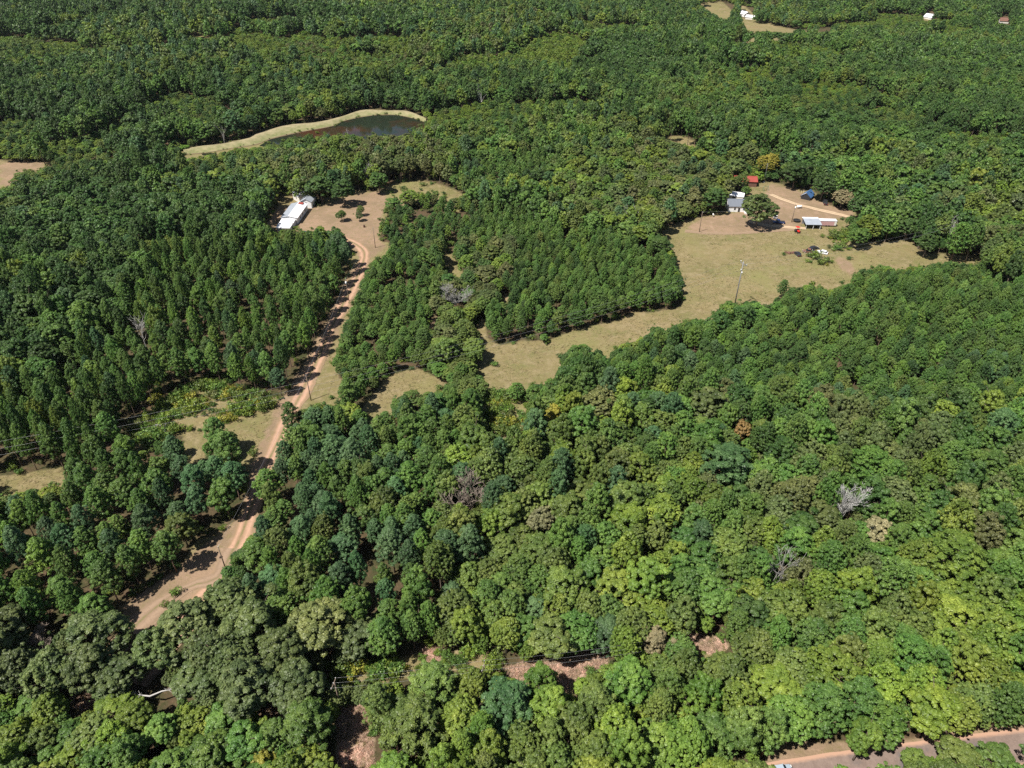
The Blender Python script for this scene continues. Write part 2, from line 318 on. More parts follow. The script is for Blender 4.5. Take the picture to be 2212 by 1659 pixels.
# forest zones: id -> (polygon or None, pine share, (h0, h1), (r0, r1), tones for pine, tones for broadleaf, spacing)
T = {  # foliage base colours (linear)
 'deep green':    (.052, .104, .024), 'mid green':   (.082, .152, .030), 'bright green': (.100, .174, .027),
 'yellow-green':  (.118, .174, .026), 'olive':       (.094, .138, .030), 'grey-olive':   (.090, .122, .038),
 'brown-olive':   (.106, .124, .040), 'blue-green':  (.066, .130, .048), 'yellowing':    (.200, .205, .028),
 'dusty tan':     (.205, .185, .095), 'russet':      (.17, .125, .040),
}
ZONES = [
 ('far',        None, .22, (10, 18), (2.8, 5.2), {'deep green': .5, 'mid green': .3, 'blue-green': .2}, {'deep green': .42, 'mid green': .27, 'yellow-green': .13, 'olive': .16, 'brown-olive': .02}, 0.64),
 ('top right',  [(1280, 40), (2600, 40), (2600, 340), (1650, 310), (1350, 240)], .25, (9, 16), (2.5, 4.6), {'deep green': .5, 'mid green': .5}, {'deep green': .42, 'mid green': .40, 'olive': .12, 'yellow-green': .06}, 0.62),
 ('top left',   [(-300, 0), (900, 0), (1000, 60), (400, 330), (-300, 345)], .2, (11, 19), (3.0, 5.4), {'deep green': .5, 'blue-green': .5}, {'deep green': .40, 'mid green': .34, 'yellow-green': .12, 'olive': .14}, 0.64),
 ('young',      [(390, 70), (560, 60), (730, 85), (720, 135), (600, 120), (430, 105)], .05, (4, 8), (1.9, 2.9), {'mid green': 1}, {'yellow-green': .6, 'olive': .2, 'mid green': .15, 'brown-olive': .05}, 0.60),
 ('young',      [(735, 96), (870, 98), (940, 140), (1000, 180), (780, 165), (640, 165), (560, 150)], .05, (4, 8), (1.9, 2.9), {'mid green': 1}, {'yellow-green': .6, 'olive': .2, 'mid green': .15, 'brown-olive': .05}, 0.60),
 ('young',      [(950, 105), (1110, 100), (1180, 55), (1260, 60), (1280, 100), (1240, 130), (1250, 180), (1180, 160), (1100, 150), (1000, 145)], .05, (4, 8), (1.9, 2.9), {'mid green': 1}, {'yellow-green': .66, 'olive': .12, 'bright green': .17, 'brown-olive': .05}, 0.60),
 ('hill',       [(740, 300), (1000, 268), (1350, 255), (1480, 300), (1600, 350), (1590, 450), (1420, 505), (1250, 480), (1100, 440), (900, 400), (700, 425), (560, 420), (480, 335)], .14, (10, 15), (2.8, 4.6), {'mid green': .7, 'blue-green': .3}, {'deep green': .2, 'mid green': .22, 'yellow-green': .2, 'olive': .24, 'grey-olive': .06, 'brown-olive': .08}, 0.64),
 ('hill pines', [(980, 325), (1180, 320), (1190, 370), (1080, 395), (980, 370)], .9, (10, 13), (1.9, 2.6), {'mid green': .8, 'blue-green': .2}, {'mid green': 1}, 0.64),
 ('left wood',  [(-300, 405), (60, 380), (400, 345), (560, 400), (600, 450), (560, 500), (330, 560), (250, 640), (-300, 860)], .18, (12, 17), (2.9, 5.0), {'deep green': .5, 'blue-green': .5}, {'deep green': .4, 'mid green': .28, 'yellow-green': .08, 'olive': .15, 'grey-olive': .06, 'brown-olive': .03}, 0.64),
 ('left glade', [(280, 510), (400, 490), (460, 520), (380, 560), (330, 580), (290, 560)], .05, (5, 9), (1.9, 2.8), {'mid green': 1}, {'yellow-green': .6, 'olive': .4}, 0.64),
 ('east wood',  [(1680, 330), (2600, 330), (2600, 595), (2120, 570), (1990, 545), (1900, 515), (1850, 450), (1700, 395), (1640, 385)], .12, (11, 16), (3.2, 5.2), {'mid green': .6, 'blue-green': .4}, {'deep green': .45, 'mid green': .33, 'olive': .12, 'grey-olive': .04, 'yellow-green': .06}, 0.64),
 ('left pines', [(-300, 860), (0, 850), (250, 650), (330, 570), (560, 500), (755, 495), (760, 560), (740, 620), (700, 700), (650, 790), (600, 870), (420, 825), (250, 965), (0, 1035), (-300, 1090)], .95, (13, 17.5), (2.0, 3.1), {'mid green': .65, 'bright green': .1, 'deep green': .1, 'blue-green': .15}, {'yellow-green': .5, 'mid green': .5}, 0.86),
 ('low left pines', [(-300, 1060), (0, 1062), (140, 1010), (200, 960), (330, 930), (525, 930), (540, 1000), (530, 1090), (420, 1180), (340, 1275), (260, 1325), (-300, 1330)], .93, (13, 17), (2.4, 3.8), {'mid green': .6, 'bright green': .12, 'blue-green': .28}, {'olive': .5, 'mid green': .5}, 0.78),
 ('mid pines',  [(545, 1000), (610, 880), (780, 860), (960, 840), (1000, 900), (960, 1100), (930, 1400), (760, 1430), (640, 1300), (480, 1265), (540, 1130)], .85, (12, 17), (2.3, 3.9), {'mid green': .55, 'blue-green': .35, 'olive': .10}, {'olive': .4, 'mid green': .4, 'deep green': .2}, 0.64),
 ('planted west', [(725, 850), (750, 680), (800, 555), (840, 518), (985, 560), (990, 610), (940, 640), (920, 700), (900, 780), (860, 810), (790, 860)], .97, (7.5, 10), (1.6, 2.4), {'mid green': .75, 'bright green': .1, 'deep green': .15}, {'olive': 1}, 0.70),
 ('planted east', [(815, 500), (835, 440), (860, 415), (930, 405), (1100, 440), (1250, 480), (1420, 495), (1462, 580), (1472, 680), (1300, 710), (1050, 745), (1050, 650), (1110, 560), (1000, 540), (840, 530)], .97, (7.5, 10), (1.6, 2.4), {'mid green': .75, 'bright green': .08, 'deep green': .17}, {'olive': 1}, 0.70),
 ('strip wood', [(930, 650), (990, 545), (1000, 520), (1110, 515), (1112, 565), (1055, 655), (1045, 700), (1045, 760), (960, 815), (880, 795), (925, 720)], .06, (7, 11), (2.4, 3.8), {'mid green': 1}, {'olive': .4, 'brown-olive': .22, 'yellow-green': .18, 'deep green': .1, 'grey-olive': .1}, 0.66),
 ('strip scrub', [(870, 780), (960, 770), (1065, 750), (1075, 860), (960, 875), (870, 850)], .04, (4.5, 7.5), (1.8, 2.8), {'mid green': 1}, {'olive': .5, 'mid green': .3, 'yellow-green': .2}, .66),
 ('right pines', [(1205, 780), (1230, 740), (1310, 770), (1410, 702), (1530, 692), (1660, 655), (1850, 580), (1990, 570), (2150, 600), (2600, 600), (2600, 860), (1850, 880), (1600, 845), (1210, 810)], .95, (9, 13), (1.9, 2.9), {'mid green': .72, 'bright green': .06, 'deep green': .16, 'blue-green': .06}, {'olive': .6, 'deep green': .4}, 0.67),
 ('right wood', [(1160, 840), (1450, 810), (1850, 880), (2600, 860), (2600, 1240), (2100, 1100), (1900, 1250), (1500, 1500), (940, 1450), (950, 1080), (1000, 880)], .28, (11, 16), (2.8, 4.6), {'blue-green': .35, 'mid green': .6, 'olive': .05}, {'olive': .34, 'yellow-green': .22, 'mid green': .22, 'deep green': .08, 'brown-olive': .05, 'grey-olive': .09}, 0.62),
 ('low right',  [(1500, 1500), (1900, 1250), (2100, 1080), (2600, 1200), (2600, 2000), (1300, 2000), (1350, 1560)], .22, (12, 17), (3.2, 5.2), {'bright green': .5, 'mid green': .5}, {'bright green': .3, 'yellow-green': .34, 'olive': .18, 'mid green': .15, 'brown-olive': .03}, 0.61),
 ('bottom',     [(720, 1450), (1000, 1410), (1300, 1420), (1500, 1480), (1350, 1560), (1320, 2000), (720, 2000)], .45, (11, 15), (2.9, 4.4), {'olive': .35, 'bright green': .3, 'mid green': .2, 'blue-green': .15}, {'yellow-green': .4, 'olive': .3, 'mid green': .30}, 0.62),
 ('low oaks',   [(-300, 1330), (0, 1335), (260, 1322), (350, 1275), (470, 1262), (620, 1290), (790, 1330), (810, 1470), (560, 1482), (-300, 1480)], .03, (12, 16), (4.0, 5.8), {'mid green': 1}, {'grey-olive': .68, 'olive': .17, 'mid green': .1, 'brown-olive': .05}, 0.59),
 ('low left',   [(-300, 1480), (560, 1482), (720, 1490), (720, 2000), (-300, 2000)], .06, (7, 12), (2.8, 4.6), {'mid green': 1}, {'yellow-green': .36, 'mid green': .28, 'olive': .24, 'grey-olive': .12}, 0.62),
]
ZMAP = np.zeros((RH, RW), np.int16)
for i, z in enumerate(ZONES):
    if z[1]: ZMAP[fill(z[1])] = i

# ------------------------------------------------------------------ roads as centre lines
def spline(pts, step=1.5):
    P = [Vector((p.x, p.y)) for p in pts]
    P = [P[0] * 2 - P[1]] + P + [P[-1] * 2 - P[-2]]
    out = []
    for i in range(1, len(P) - 2):
        n = max(2, int((P[i + 1] - P[i]).length / step))
        for k in range(n):
            t = k / n
            a, b, c, d = P[i - 1], P[i], P[i + 1], P[i + 2]
            out.append(.5 * ((2 * b) + (c - a) * t + (2 * a - 5 * b + 4 * c - d) * t * t + (3 * b - a - 3 * c + d) * t ** 3))
    out.append(P[-2])
    return out

ROAD_DIRT = spline([at(*p) for p in [(722, 508), (748, 518), (774, 531), (787, 546), (783, 570), (768, 605), (752, 637), (733, 672), (710, 722), (689, 770), (667, 815), (644, 863), (622, 905), (603, 950), (578, 1000), (556, 1060), (540, 1100), (524, 1148), (503, 1195), (481, 1235), (450, 1278), (405, 1340), (360, 1400), (300, 1480)]])
ROAD_LOOP = spline([at(*p) for p in [(505, 1185), (470, 1248), (425, 1262), (375, 1285), (325, 1322), (285, 1360), (240, 1420)]])
ROAD_PAVED = spline([at(*p) for p in [(1330, 1790), (1470, 1735), (1600, 1703), (1740, 1678), (1890, 1654), (2025, 1637), (2212, 1615), (2450, 1588), (2800, 1550)]])
DRIVE = spline([at(*p) for p in [(1618, 478), (1650, 486), (1690, 490), (1740, 494)]])
DRIVE2 = spline([at(*p) for p in [(1665, 420), (1690, 430), (1722, 441), (1760, 451), (1800, 460), (1840, 470), (1890, 488)]])
TRACK = spline([at(*p) for p in [(1480, 499), (1530, 504), (1590, 505), (1650, 500), (1720, 494)]])

def seg_dist(path, x, y):
    P = np.array([(p.x, p.y) for p in path])
    best = np.full(np.shape(x), 1e9)
    for a in P[::2]:
        best = np.minimum(best, (x - a[0]) ** 2 + (y - a[1]) ** 2)
    return np.sqrt(best)

# ------------------------------------------------------------------ ground sheet
rng = np.random.default_rng(11)

def blur(m, k):
    m = m.astype(np.float32)
    for _ in range(2):
        for ax in (0, 1):
            c = np.cumsum(np.pad(m, [(k + 1, k) if a == ax else (0, 0) for a in (0, 1)], mode='edge'), axis=ax)
            n = m.shape[ax]
            s = [slice(None)] * 2; e = [slice(None)] * 2
            s[ax] = slice(0, n); e[ax] = slice(2 * k + 1, 2 * k + 1 + n)
            m = (c[tuple(e)] - c[tuple(s)]) / (2 * k + 1)
    return m

def steps(lo, a, b, hi, d, far):
    out = list(np.arange(a, b + d, d))
    s, v = d, out[-1]
    while v < hi: s = min(s * 1.25, far); v += s; out.append(v)
    s, v, pre = d, out[0], []
    while v > lo: s = min(s * 1.25, far); v -= s; pre.append(v)
    return np.array(pre[::-1] + out)

gx = steps(-7000, -250, 300, 7000, 1.6, 400)
gy = steps(-1500, 50, 460, 12000, 1.6, 400)
X, Y = np.meshgrid(gx, gy)
Z = terrain(X, Y)
front = Y > 30
px, py, _d = project(X, np.where(front, Y, 30), Z)
jit = lambda s: rng.normal(0, s, X.shape)
spread = np.clip((py - 200) / 700, .15, 1.6)
jx, jy = px + jit(2.2) * spread, py + jit(1.3) * spread
inside = front & (px > -PAD) & (px < 2212 + PAD) & (py > -PAD) & (py < 1659 + PAD)
def cov(mask, k): return np.where(inside, look(blur(mask, k), jx, jy), 0)
# open ground runs on a little way under the trees that stand in front of it
M_OPEN_G = M_OPEN.copy()
for s in range(1, 18): M_OPEN_G[s:] |= M_OPEN[:-s]
cover = np.stack([cov(M_OPEN_G | M_LOW, 2), cov(M_DIRT, 3), cov(M_BRUSH, 2), np.ones_like(X)], -1)
nyy, nxx = X.shape
idx = np.arange(nxx * nyy).reshape(nyy, nxx)
faces = np.stack([idx[:-1, :-1], idx[:-1, 1:], idx[1:, 1:], idx[1:, :-1]], -1).reshape(-1, 4)

def fast_mesh(name, verts, faces, mats, attrs=None, smooth=False, mat_index=None):
    verts = np.asarray(verts, np.float32); faces = np.asarray(faces, np.int32)
    me = bpy.data.meshes.new(name)
    k = faces.shape[1]
    me.vertices.add(len(verts)); me.vertices.foreach_set('co', verts.ravel())
    me.loops.add(faces.size); me.loops.foreach_set('vertex_index', faces.ravel())
    me.polygons.add(len(faces)); me.polygons.foreach_set('loop_start', np.arange(0, faces.size, k, dtype=np.int32))
    if smooth: me.polygons.foreach_set('use_smooth', np.ones(len(faces), bool))
    for m in mats: me.materials.append(m)
    if mat_index is not None: me.polygons.foreach_set('material_index', mat_index.astype(np.int32))
    for an, (typ, arr) in (attrs or {}).items():
        at_ = me.attributes.new(an, typ, 'POINT')
        at_.data.foreach_set('color' if 'COLOR' in typ else ('vector' if typ == 'FLOAT_VECTOR' else 'value'), np.asarray(arr, np.int32 if typ == 'INT' else np.float32).ravel())
    me.update(calc_edges=True); me.validate()
    return me

def mixc(n, l, a, b, fac):
    mx = n.new('ShaderNodeMix'); mx.data_type = 'RGBA'
    for s, v in ((6, a), (7, b)):
        if isinstance(v, tuple): mx.inputs[s].default_value = (*v, 1)
        else: l.new(v, mx.inputs[s])
    if isinstance(fac, (int, float)): mx.inputs[0].default_value = fac
    else: l.new(fac, mx.inputs[0])
    return mx.outputs[2]

def noise(n, l, scale, detail=6, rough=.6, lo=None, hi=None, vec=None):
    if vec is None:
        g = n.new('ShaderNodeNewGeometry'); vec = g.outputs['Position']
    no = n.new('ShaderNodeTexNoise'); no.inputs['Scale'].default_value = scale; no.inputs['Detail'].default_value = detail; no.inputs['Roughness'].default_value = rough
    l.new(vec, no.inputs['Vector'])
    if lo is None: return no.outputs['Fac']
    mr = n.new('ShaderNodeMapRange'); mr.inputs[1].default_value = lo; mr.inputs[2].default_value = hi
    l.new(no.outputs['Fac'], mr.inputs[0]); return mr.outputs[0]

def grass_colour(n, l):
    a = mixc(n, l, (.205, .163, .080), (.150, .132, .056), noise(n, l, .035, 4, lo=.38, hi=.62))
    a = mixc(n, l, a, (.252, .202, .118), noise(n, l, .30, 7, .75, .46, .68))
    a = mixc(n, l, a, (.118, .126, .042), noise(n, l, .09, 7, .75, .50, .68))
    a = mixc(n, l, a, (.143, .109, .059), noise(n, l, .8, 6, .8, .50, .66))
    a = mixc(n, l, a, (.175, .165, .065), noise(n, l, .028, 5, .65, .52, .68))
    a = mixc(n, l, a, (.21, .155, .08), noise(n, l, .045, 6, .7, .58, .72))
    return a

def dirt_colour(n, l):
    a = mixc(n, l, (.252, .172, .113), (.185, .134, .084), noise(n, l, .08, 5, lo=.38, hi=.64))
    a = mixc(n, l, a, (.294, .206, .143), noise(n, l, .3, 6, .7, .52, .72))
    a = mixc(n, l, a, (.17, .14, .065), noise(n, l, .5, 6, .75, .50, .70))
    return a

m_ground, n, l, b = nodes('ground_cover')
cv = n.new('ShaderNodeAttribute'); cv.attribute_name = 'cover'
sep = n.new('ShaderNodeSeparateColor'); l.new(cv.outputs['Color'], sep.inputs[0])
floor = mixc(n, l, (.084, .057, .034), (.038, .046, .017), noise(n, l, .12, 6, .7, .40, .62))
floor = mixc(n, l, floor, (.126, .084, .050), noise(n, l, .9, 5, .7, .52, .72))
def ragged(sock, amt=.55, scale=.45):
    nz = noise(n, l, scale, 5, .7)
    ad = n.new('ShaderNodeMath'); ad.operation = 'MULTIPLY_ADD'; ad.inputs[1].default_value = amt; ad.inputs[2].default_value = -amt / 2
    l.new(nz, ad.inputs[0])
    s = n.new('ShaderNodeMath'); s.operation = 'ADD'; l.new(sock, s.inputs[0]); l.new(ad.outputs[0], s.inputs[1])
    mr = n.new('ShaderNodeMapRange'); mr.inputs[1].default_value = .32; mr.inputs[2].default_value = .68; l.new(s.outputs[0], mr.inputs[0])
    return mr.outputs[0]
c = mixc(n, l, floor, grass_colour(n, l), ragged(sep.outputs[0]))
c = mixc(n, l, c, dirt_colour(n, l), ragged(sep.outputs[1], .9, .12))
brush = mixc(n, l, (.353, .244, .181), (.210, .143, .097), noise(n, l, .9, 7, .8, .42, .62))
c = mixc(n, l, c, brush, ragged(sep.outputs[2]))
l.new(c, b.inputs['Base Color']); b.inputs['Roughness'].default_value = .95; b.inputs['Specular IOR Level'].default_value = .1
bp = n.new('ShaderNodeBump'); bp.inputs['Strength'].default_value = .7; bp.inputs['Distance'].default_value = .35
l.new(noise(n, l, 1.6, 6, .7), bp.inputs['Height']); l.new(bp.outputs[0], b.inputs['Normal'])

g = link('ground', fast_mesh('ground', np.stack([X, Y, Z], -1).reshape(-1, 3), faces, [m_ground], {'cover': ('FLOAT_COLOR', cover.reshape(-1, 4))}, True))
tag(g, 'woodland floor and dry tan grass under the whole view', None, None, 'structure')

# ------------------------------------------------------------------ roads
def road(name, path, width, mat, label, z=.05, rag=.35, seed=1, na=9):
    rr = np.random.default_rng(seed)
    vs, us, fs = [], [], []
    wob = 0; wob2 = 0
    for i, p in enumerate(path):
        d = (path[min(i + 1, len(path) - 1)] - path[max(i - 1, 0)]).normalized()
        nrm = Vector((d.y, -d.x))
        wob = .8 * wob + rr.normal(0, rag); wob2 = .8 * wob2 + rr.normal(0, rag)
        for k in range(na):
            t = k / (na - 1) * 2 - 1
            off = t * width / 2 + (wob * .6 if t > 0 else wob2 * .6) * abs(t)
            q = p + nrm * off
            vs.append((q.x, q.y, float(terrain(q.x, q.y)) + z)); us.append(t)
    for i in range(len(path) - 1):
        for k in range(na - 1):
            a = i * na + k
            fs.append((a, a + 1, a + na + 1, a + na))
    o = link(name, fast_mesh(name, vs, fs, [mat], {'across': ('FLOAT', us)}, True))
    return tag(o, label, None, None, 'structure')

def dirt_road_material(name, pale, edge, verge_grass=True, centre_grass=.5):
    m, n, l, b = nodes(name)
    ac = n.new('ShaderNodeAttribute'); ac.attribute_name = 'across'
    ab = n.new('ShaderNodeMath'); ab.operation = 'ABSOLUTE'; l.new(ac.outputs['Fac'], ab.inputs[0])
    nz = noise(n, l, .35, 6, .7)
    # two wheel tracks at |t| ~ .45
    tr = n.new('ShaderNodeMath'); tr.operation = 'SUBTRACT'; l.new(ab.outputs[0], tr.inputs[0]); tr.inputs[1].default_value = .42
    tb = n.new('ShaderNodeMath'); tb.operation = 'ABSOLUTE'; l.new(tr.outputs[0], tb.inputs[0])
    ad = n.new('ShaderNodeMath'); ad.operation = 'MULTIPLY_ADD'; l.new(nz, ad.inputs[0]); ad.inputs[1].default_value = .5; l.new(tb.outputs[0], ad.inputs[2])
    track = n.new('ShaderNodeMapRange'); track.inputs[1].default_value = .58; track.inputs[2].default_value = .30; l.new(ad.outputs[0], track.inputs[0])
    c = mixc(n, l, edge, pale, track.outputs[0])
    mid = n.new('ShaderNodeMath'); mid.operation = 'MULTIPLY_ADD'; l.new(nz, mid.inputs[0]); mid.inputs[1].default_value = .5; l.new(ab.outputs[0], mid.inputs[2])
    mm = n.new('ShaderNodeMapRange'); mm.inputs[1].default_value = .38; mm.inputs[2].default_value = .24; l.new(mid.outputs[0], mm.inputs[0])
    c = mixc(n, l, c, (.15, .135, .06), mm.outputs[0])
    c = mixc(n, l, c, tuple(x * .72 for x in pale), noise(n, l, 1.3, 6, .7, .5, .75))
    ed = n.new('ShaderNodeMath'); ed.operation = 'MULTIPLY_ADD'; l.new(nz, ed.inputs[0]); ed.inputs[1].default_value = .8; l.new(ab.outputs[0], ed.inputs[2])
    em = n.new('ShaderNodeMapRange'); em.inputs[1].default_value = 1.08; em.inputs[2].default_value = 1.38; l.new(ed.outputs[0], em.inputs[0])
    c = mixc(n, l, c, dirt_colour(n, l), em.outputs[0])
    l.new(c, b.inputs['Base Color']); b.inputs['Roughness'].default_value = .95; b.inputs['Specular IOR Level'].default_value = .1
    bp = n.new('ShaderNodeBump'); bp.inputs['Strength'].default_value = .4; bp.inputs['Distance'].default_value = .15
    l.new(noise(n, l, 2.5, 5), bp.inputs['Height']); l.new(bp.outputs[0], b.inputs['Normal'])
    return m

M_DIRTROAD = dirt_road_material('red_clay_road', (.40, .25, .172), (.235, .16, .095))
M_TURN = dirt_road_material('worn_turnout', (.27, .19, .13), (.215, .15, .10))
M_DRIVE = dirt_road_material('sandy_drive', (.50, .37, .25), (.34, .25, .16))
road('dirt_road', ROAD_DIRT, 5.4, M_DIRTROAD, 'pale red dirt road running up beside the pine rows', .05, .45, 3)
road('dirt_road', ROAD_LOOP, 5.2, M_TURN, 'worn dirt turnout leaving the lower end of the dirt road', .06, .5, 4)
road('driveway', DRIVE, 3.2, M_DRIVE, 'short sandy drive between the yard oak and the open shed', .05, .3, 5)
road('driveway', DRIVE2, 3.6, M_DRIVE, 'sandy drive slanting past the gas tank into the trees', .055, .25, 6)
road('path', TRACK, 3.0, M_TURN, 'brown vehicle track along the top of the mown field', .045, .3, 7)

m_pave, n, l, b = nodes('worn_asphalt')
ac = n.new('ShaderNodeAttribute'); ac.attribute_name = 'across'
c = mixc(n, l, (.150, .108, .088), (.20, .148, .122), noise(n, l, .5, 6, .7, .4, .65))
c = mixc(n, l, c, (.10, .088, .085), noise(n, l, .16, 4, .6, .52, .66))
c = mixc(n, l, c, (.26, .20, .17), noise(n, l, 4, 4, .7, .58, .75))
ab = n.new('ShaderNodeMath'); ab.operation = 'ABSOLUTE'; l.new(ac.outputs['Fac'], ab.inputs[0])
em = n.new('ShaderNodeMapRange'); em.inputs[1].default_value = .80; em.inputs[2].default_value = .98
ed = n.new('ShaderNodeMath'); ed.operation = 'MULTIPLY_ADD'; l.new(noise(n, l, 1.2, 5, .7), ed.inputs[0]); ed.inputs[1].default_value = .2; l.new(ab.outputs[0], ed.inputs[2])
l.new(ed.outputs[0], em.inputs[0])
c = mixc(n, l, c, (.36, .22, .15), em.outputs[0])
l.new(c, b.inputs['Base Color']); b.inputs['Roughness'].default_value = .85
road('paved_road', ROAD_PAVED, 6.6, m_pave, 'worn grey paved road crossing the corner of the view', .06, .08, 8, 13)

# ------------------------------------------------------------------ pond
def poly_mesh(name, pts, z, mat):
    vs = [(p.x, p.y, p.z + z) for p in pts]
    return mesh_from(name, vs, [tuple(range(len(vs)))], (mat,))

m_water, n, l, b = nodes('pond_water')
l.new(mixc(n, l, (.016, .022, .014), (.05, .022, .012), noise(n, l, .03, 3, lo=.45, hi=.65)), b.inputs['Base Color'])
b.inputs['Roughness'].default_value = .06; b.inputs['IOR'].default_value = 1.33; b.inputs['Specular IOR Level'].default_value = .25
bp = n.new('ShaderNodeBump'); bp.inputs['Strength'].default_value = .12; bp.inputs['Distance'].default_value = .05
l.new(noise(n, l, .9, 3), bp.inputs['Height']); l.new(bp.outputs[0], b.inputs['Normal'])
shore = [(560, 315), (585, 300), (650, 285), (720, 272), (742, 261), (762, 254), (800, 250), (850, 248), (895, 256), (915, 263), (925, 272), (905, 292), (850, 305), (740, 308), (640, 314), (590, 322)]
o = link('pond', poly_mesh('pond', [at(*p) for p in shore], .05, m_water)); tag(o, 'dark still pond with a pale grassy bank behind it', None, None, 'structure')
o = link('pond', poly_mesh('pond', [at(*p) for p in [(435, 332), (452, 330), (466, 331), (470, 334), (455, 336), (438, 336)]], .05, m_water)); tag(o, 'small dark pool at the end of the pond bank', None, None, 'structure')

m_bank, n, l, b = nodes('bank_grass')
ac = n.new('ShaderNodeAttribute'); ac.attribute_name = 'across'
c = mixc(n, l, (.227, .202, .101), (.118, .134, .042), noise(n, l, .2, 7, .75, .40, .62))
sh = n.new('ShaderNodeMapRange'); sh.inputs[1].default_value = .15; sh.inputs[2].default_value = .75; l.new(ac.outputs['Fac'], sh.inputs[0])
c = mixc(n, l, mixc(n, l, (.319, .260, .160), (.210, .168, .092), noise(n, l, .4, 6, .75, .42, .66)), c, sh.outputs[0])
wet = n.new('ShaderNodeMapRange'); wet.inputs[1].default_value = .86; wet.inputs[2].default_value = .98; l.new(ac.outputs['Fac'], wet.inputs[0])
c = mixc(n, l, c, (.11, .07, .04), wet.outputs[0])
l.new(c, b.inputs['Base Color']); b.inputs['Roughness'].default_value = .95
back = [(395, 326), (440, 318), (500, 307), (540, 298), (556, 287), (622, 271), (700, 262), (735, 253), (780, 238.5), (830, 240), (880, 243), (918, 253)]
frontl = [(398, 334), (445, 331), (505, 320), (555, 313), (585, 301), (650, 286), (718, 273), (742, 262), (800, 250.5), (850, 248.5), (895, 257), (922, 266)]
B0 = spline([at(*p) for p in back], 4); n0 = len(B0)
F0 = spline([at(*p) for p in frontl], 4)
vs, us, fs = [], [], []
NA = 9
for i in range(n0):
    p = B0[i] + Vector((0, 1.6 * math.sin(i * .9) + 1.3 * math.sin(i * .37 + 1))); q = F0[int(i / (n0 - 1) * (len(F0) - 1))]
    for k in range(NA):
        t = k / (NA - 1); x = p.lerp(q, t)
        zz = 1.7 * math.sin(math.pi * min(1, t * 1.15)) ** 1.2 * (1 - .35 * t) if t < .87 else 0
        vs.append((x.x, x.y, max(.08, zz + .08))); us.append(t)
for i in range(n0 - 1):
    for k in range(NA - 1):
        a = i * NA + k; fs.append((a, a + 1, a + NA + 1, a + NA))
o = link('pond_bank', fast_mesh('pond_bank', vs, fs, [m_bank], {'across': ('FLOAT', us)}, True)); tag(o, 'raised pale grass bank along the far side of the pond', None, None, 'structure')

# ------------------------------------------------------------------ trees: shapes
def unit(v): return v / np.maximum(np.linalg.norm(v, axis=-1, keepdims=True), 1e-9)

def leaf_faces(P, N, wl, ww, r, along=None):
    """diamond leaf sprays: centres P, facing N"""
    k = len(P)
    t = r.normal(size=(k, 3)) if along is None else along
    t = unit(t - N * (t * N).sum(-1, keepdims=True))
    bt = np.cross(N, t)
    L = (wl * r.uniform(.7, 1.3, k))[:, None]; W = (ww * r.uniform(.7, 1.3, k))[:, None]
    v = np.stack([P + t * L, P + bt * W, P - t * L, P - bt * W], 1).reshape(-1, 3)
    return v, np.arange(4 * k).reshape(-1, 4)

def fib(n, r):
    i = np.arange(n) + .5
    ph = np.arccos(1 - 2 * i / n); th = math.pi * (1 + 5 ** .5) * i + r.uniform(0, 6)
    return np.stack([np.cos(th) * np.sin(ph), np.sin(th) * np.sin(ph), np.cos(ph)], 1)

H0, R0 = 14.0, 4.0        # every prototype stands 14 m high, 4 m in crown radius; copies are scaled

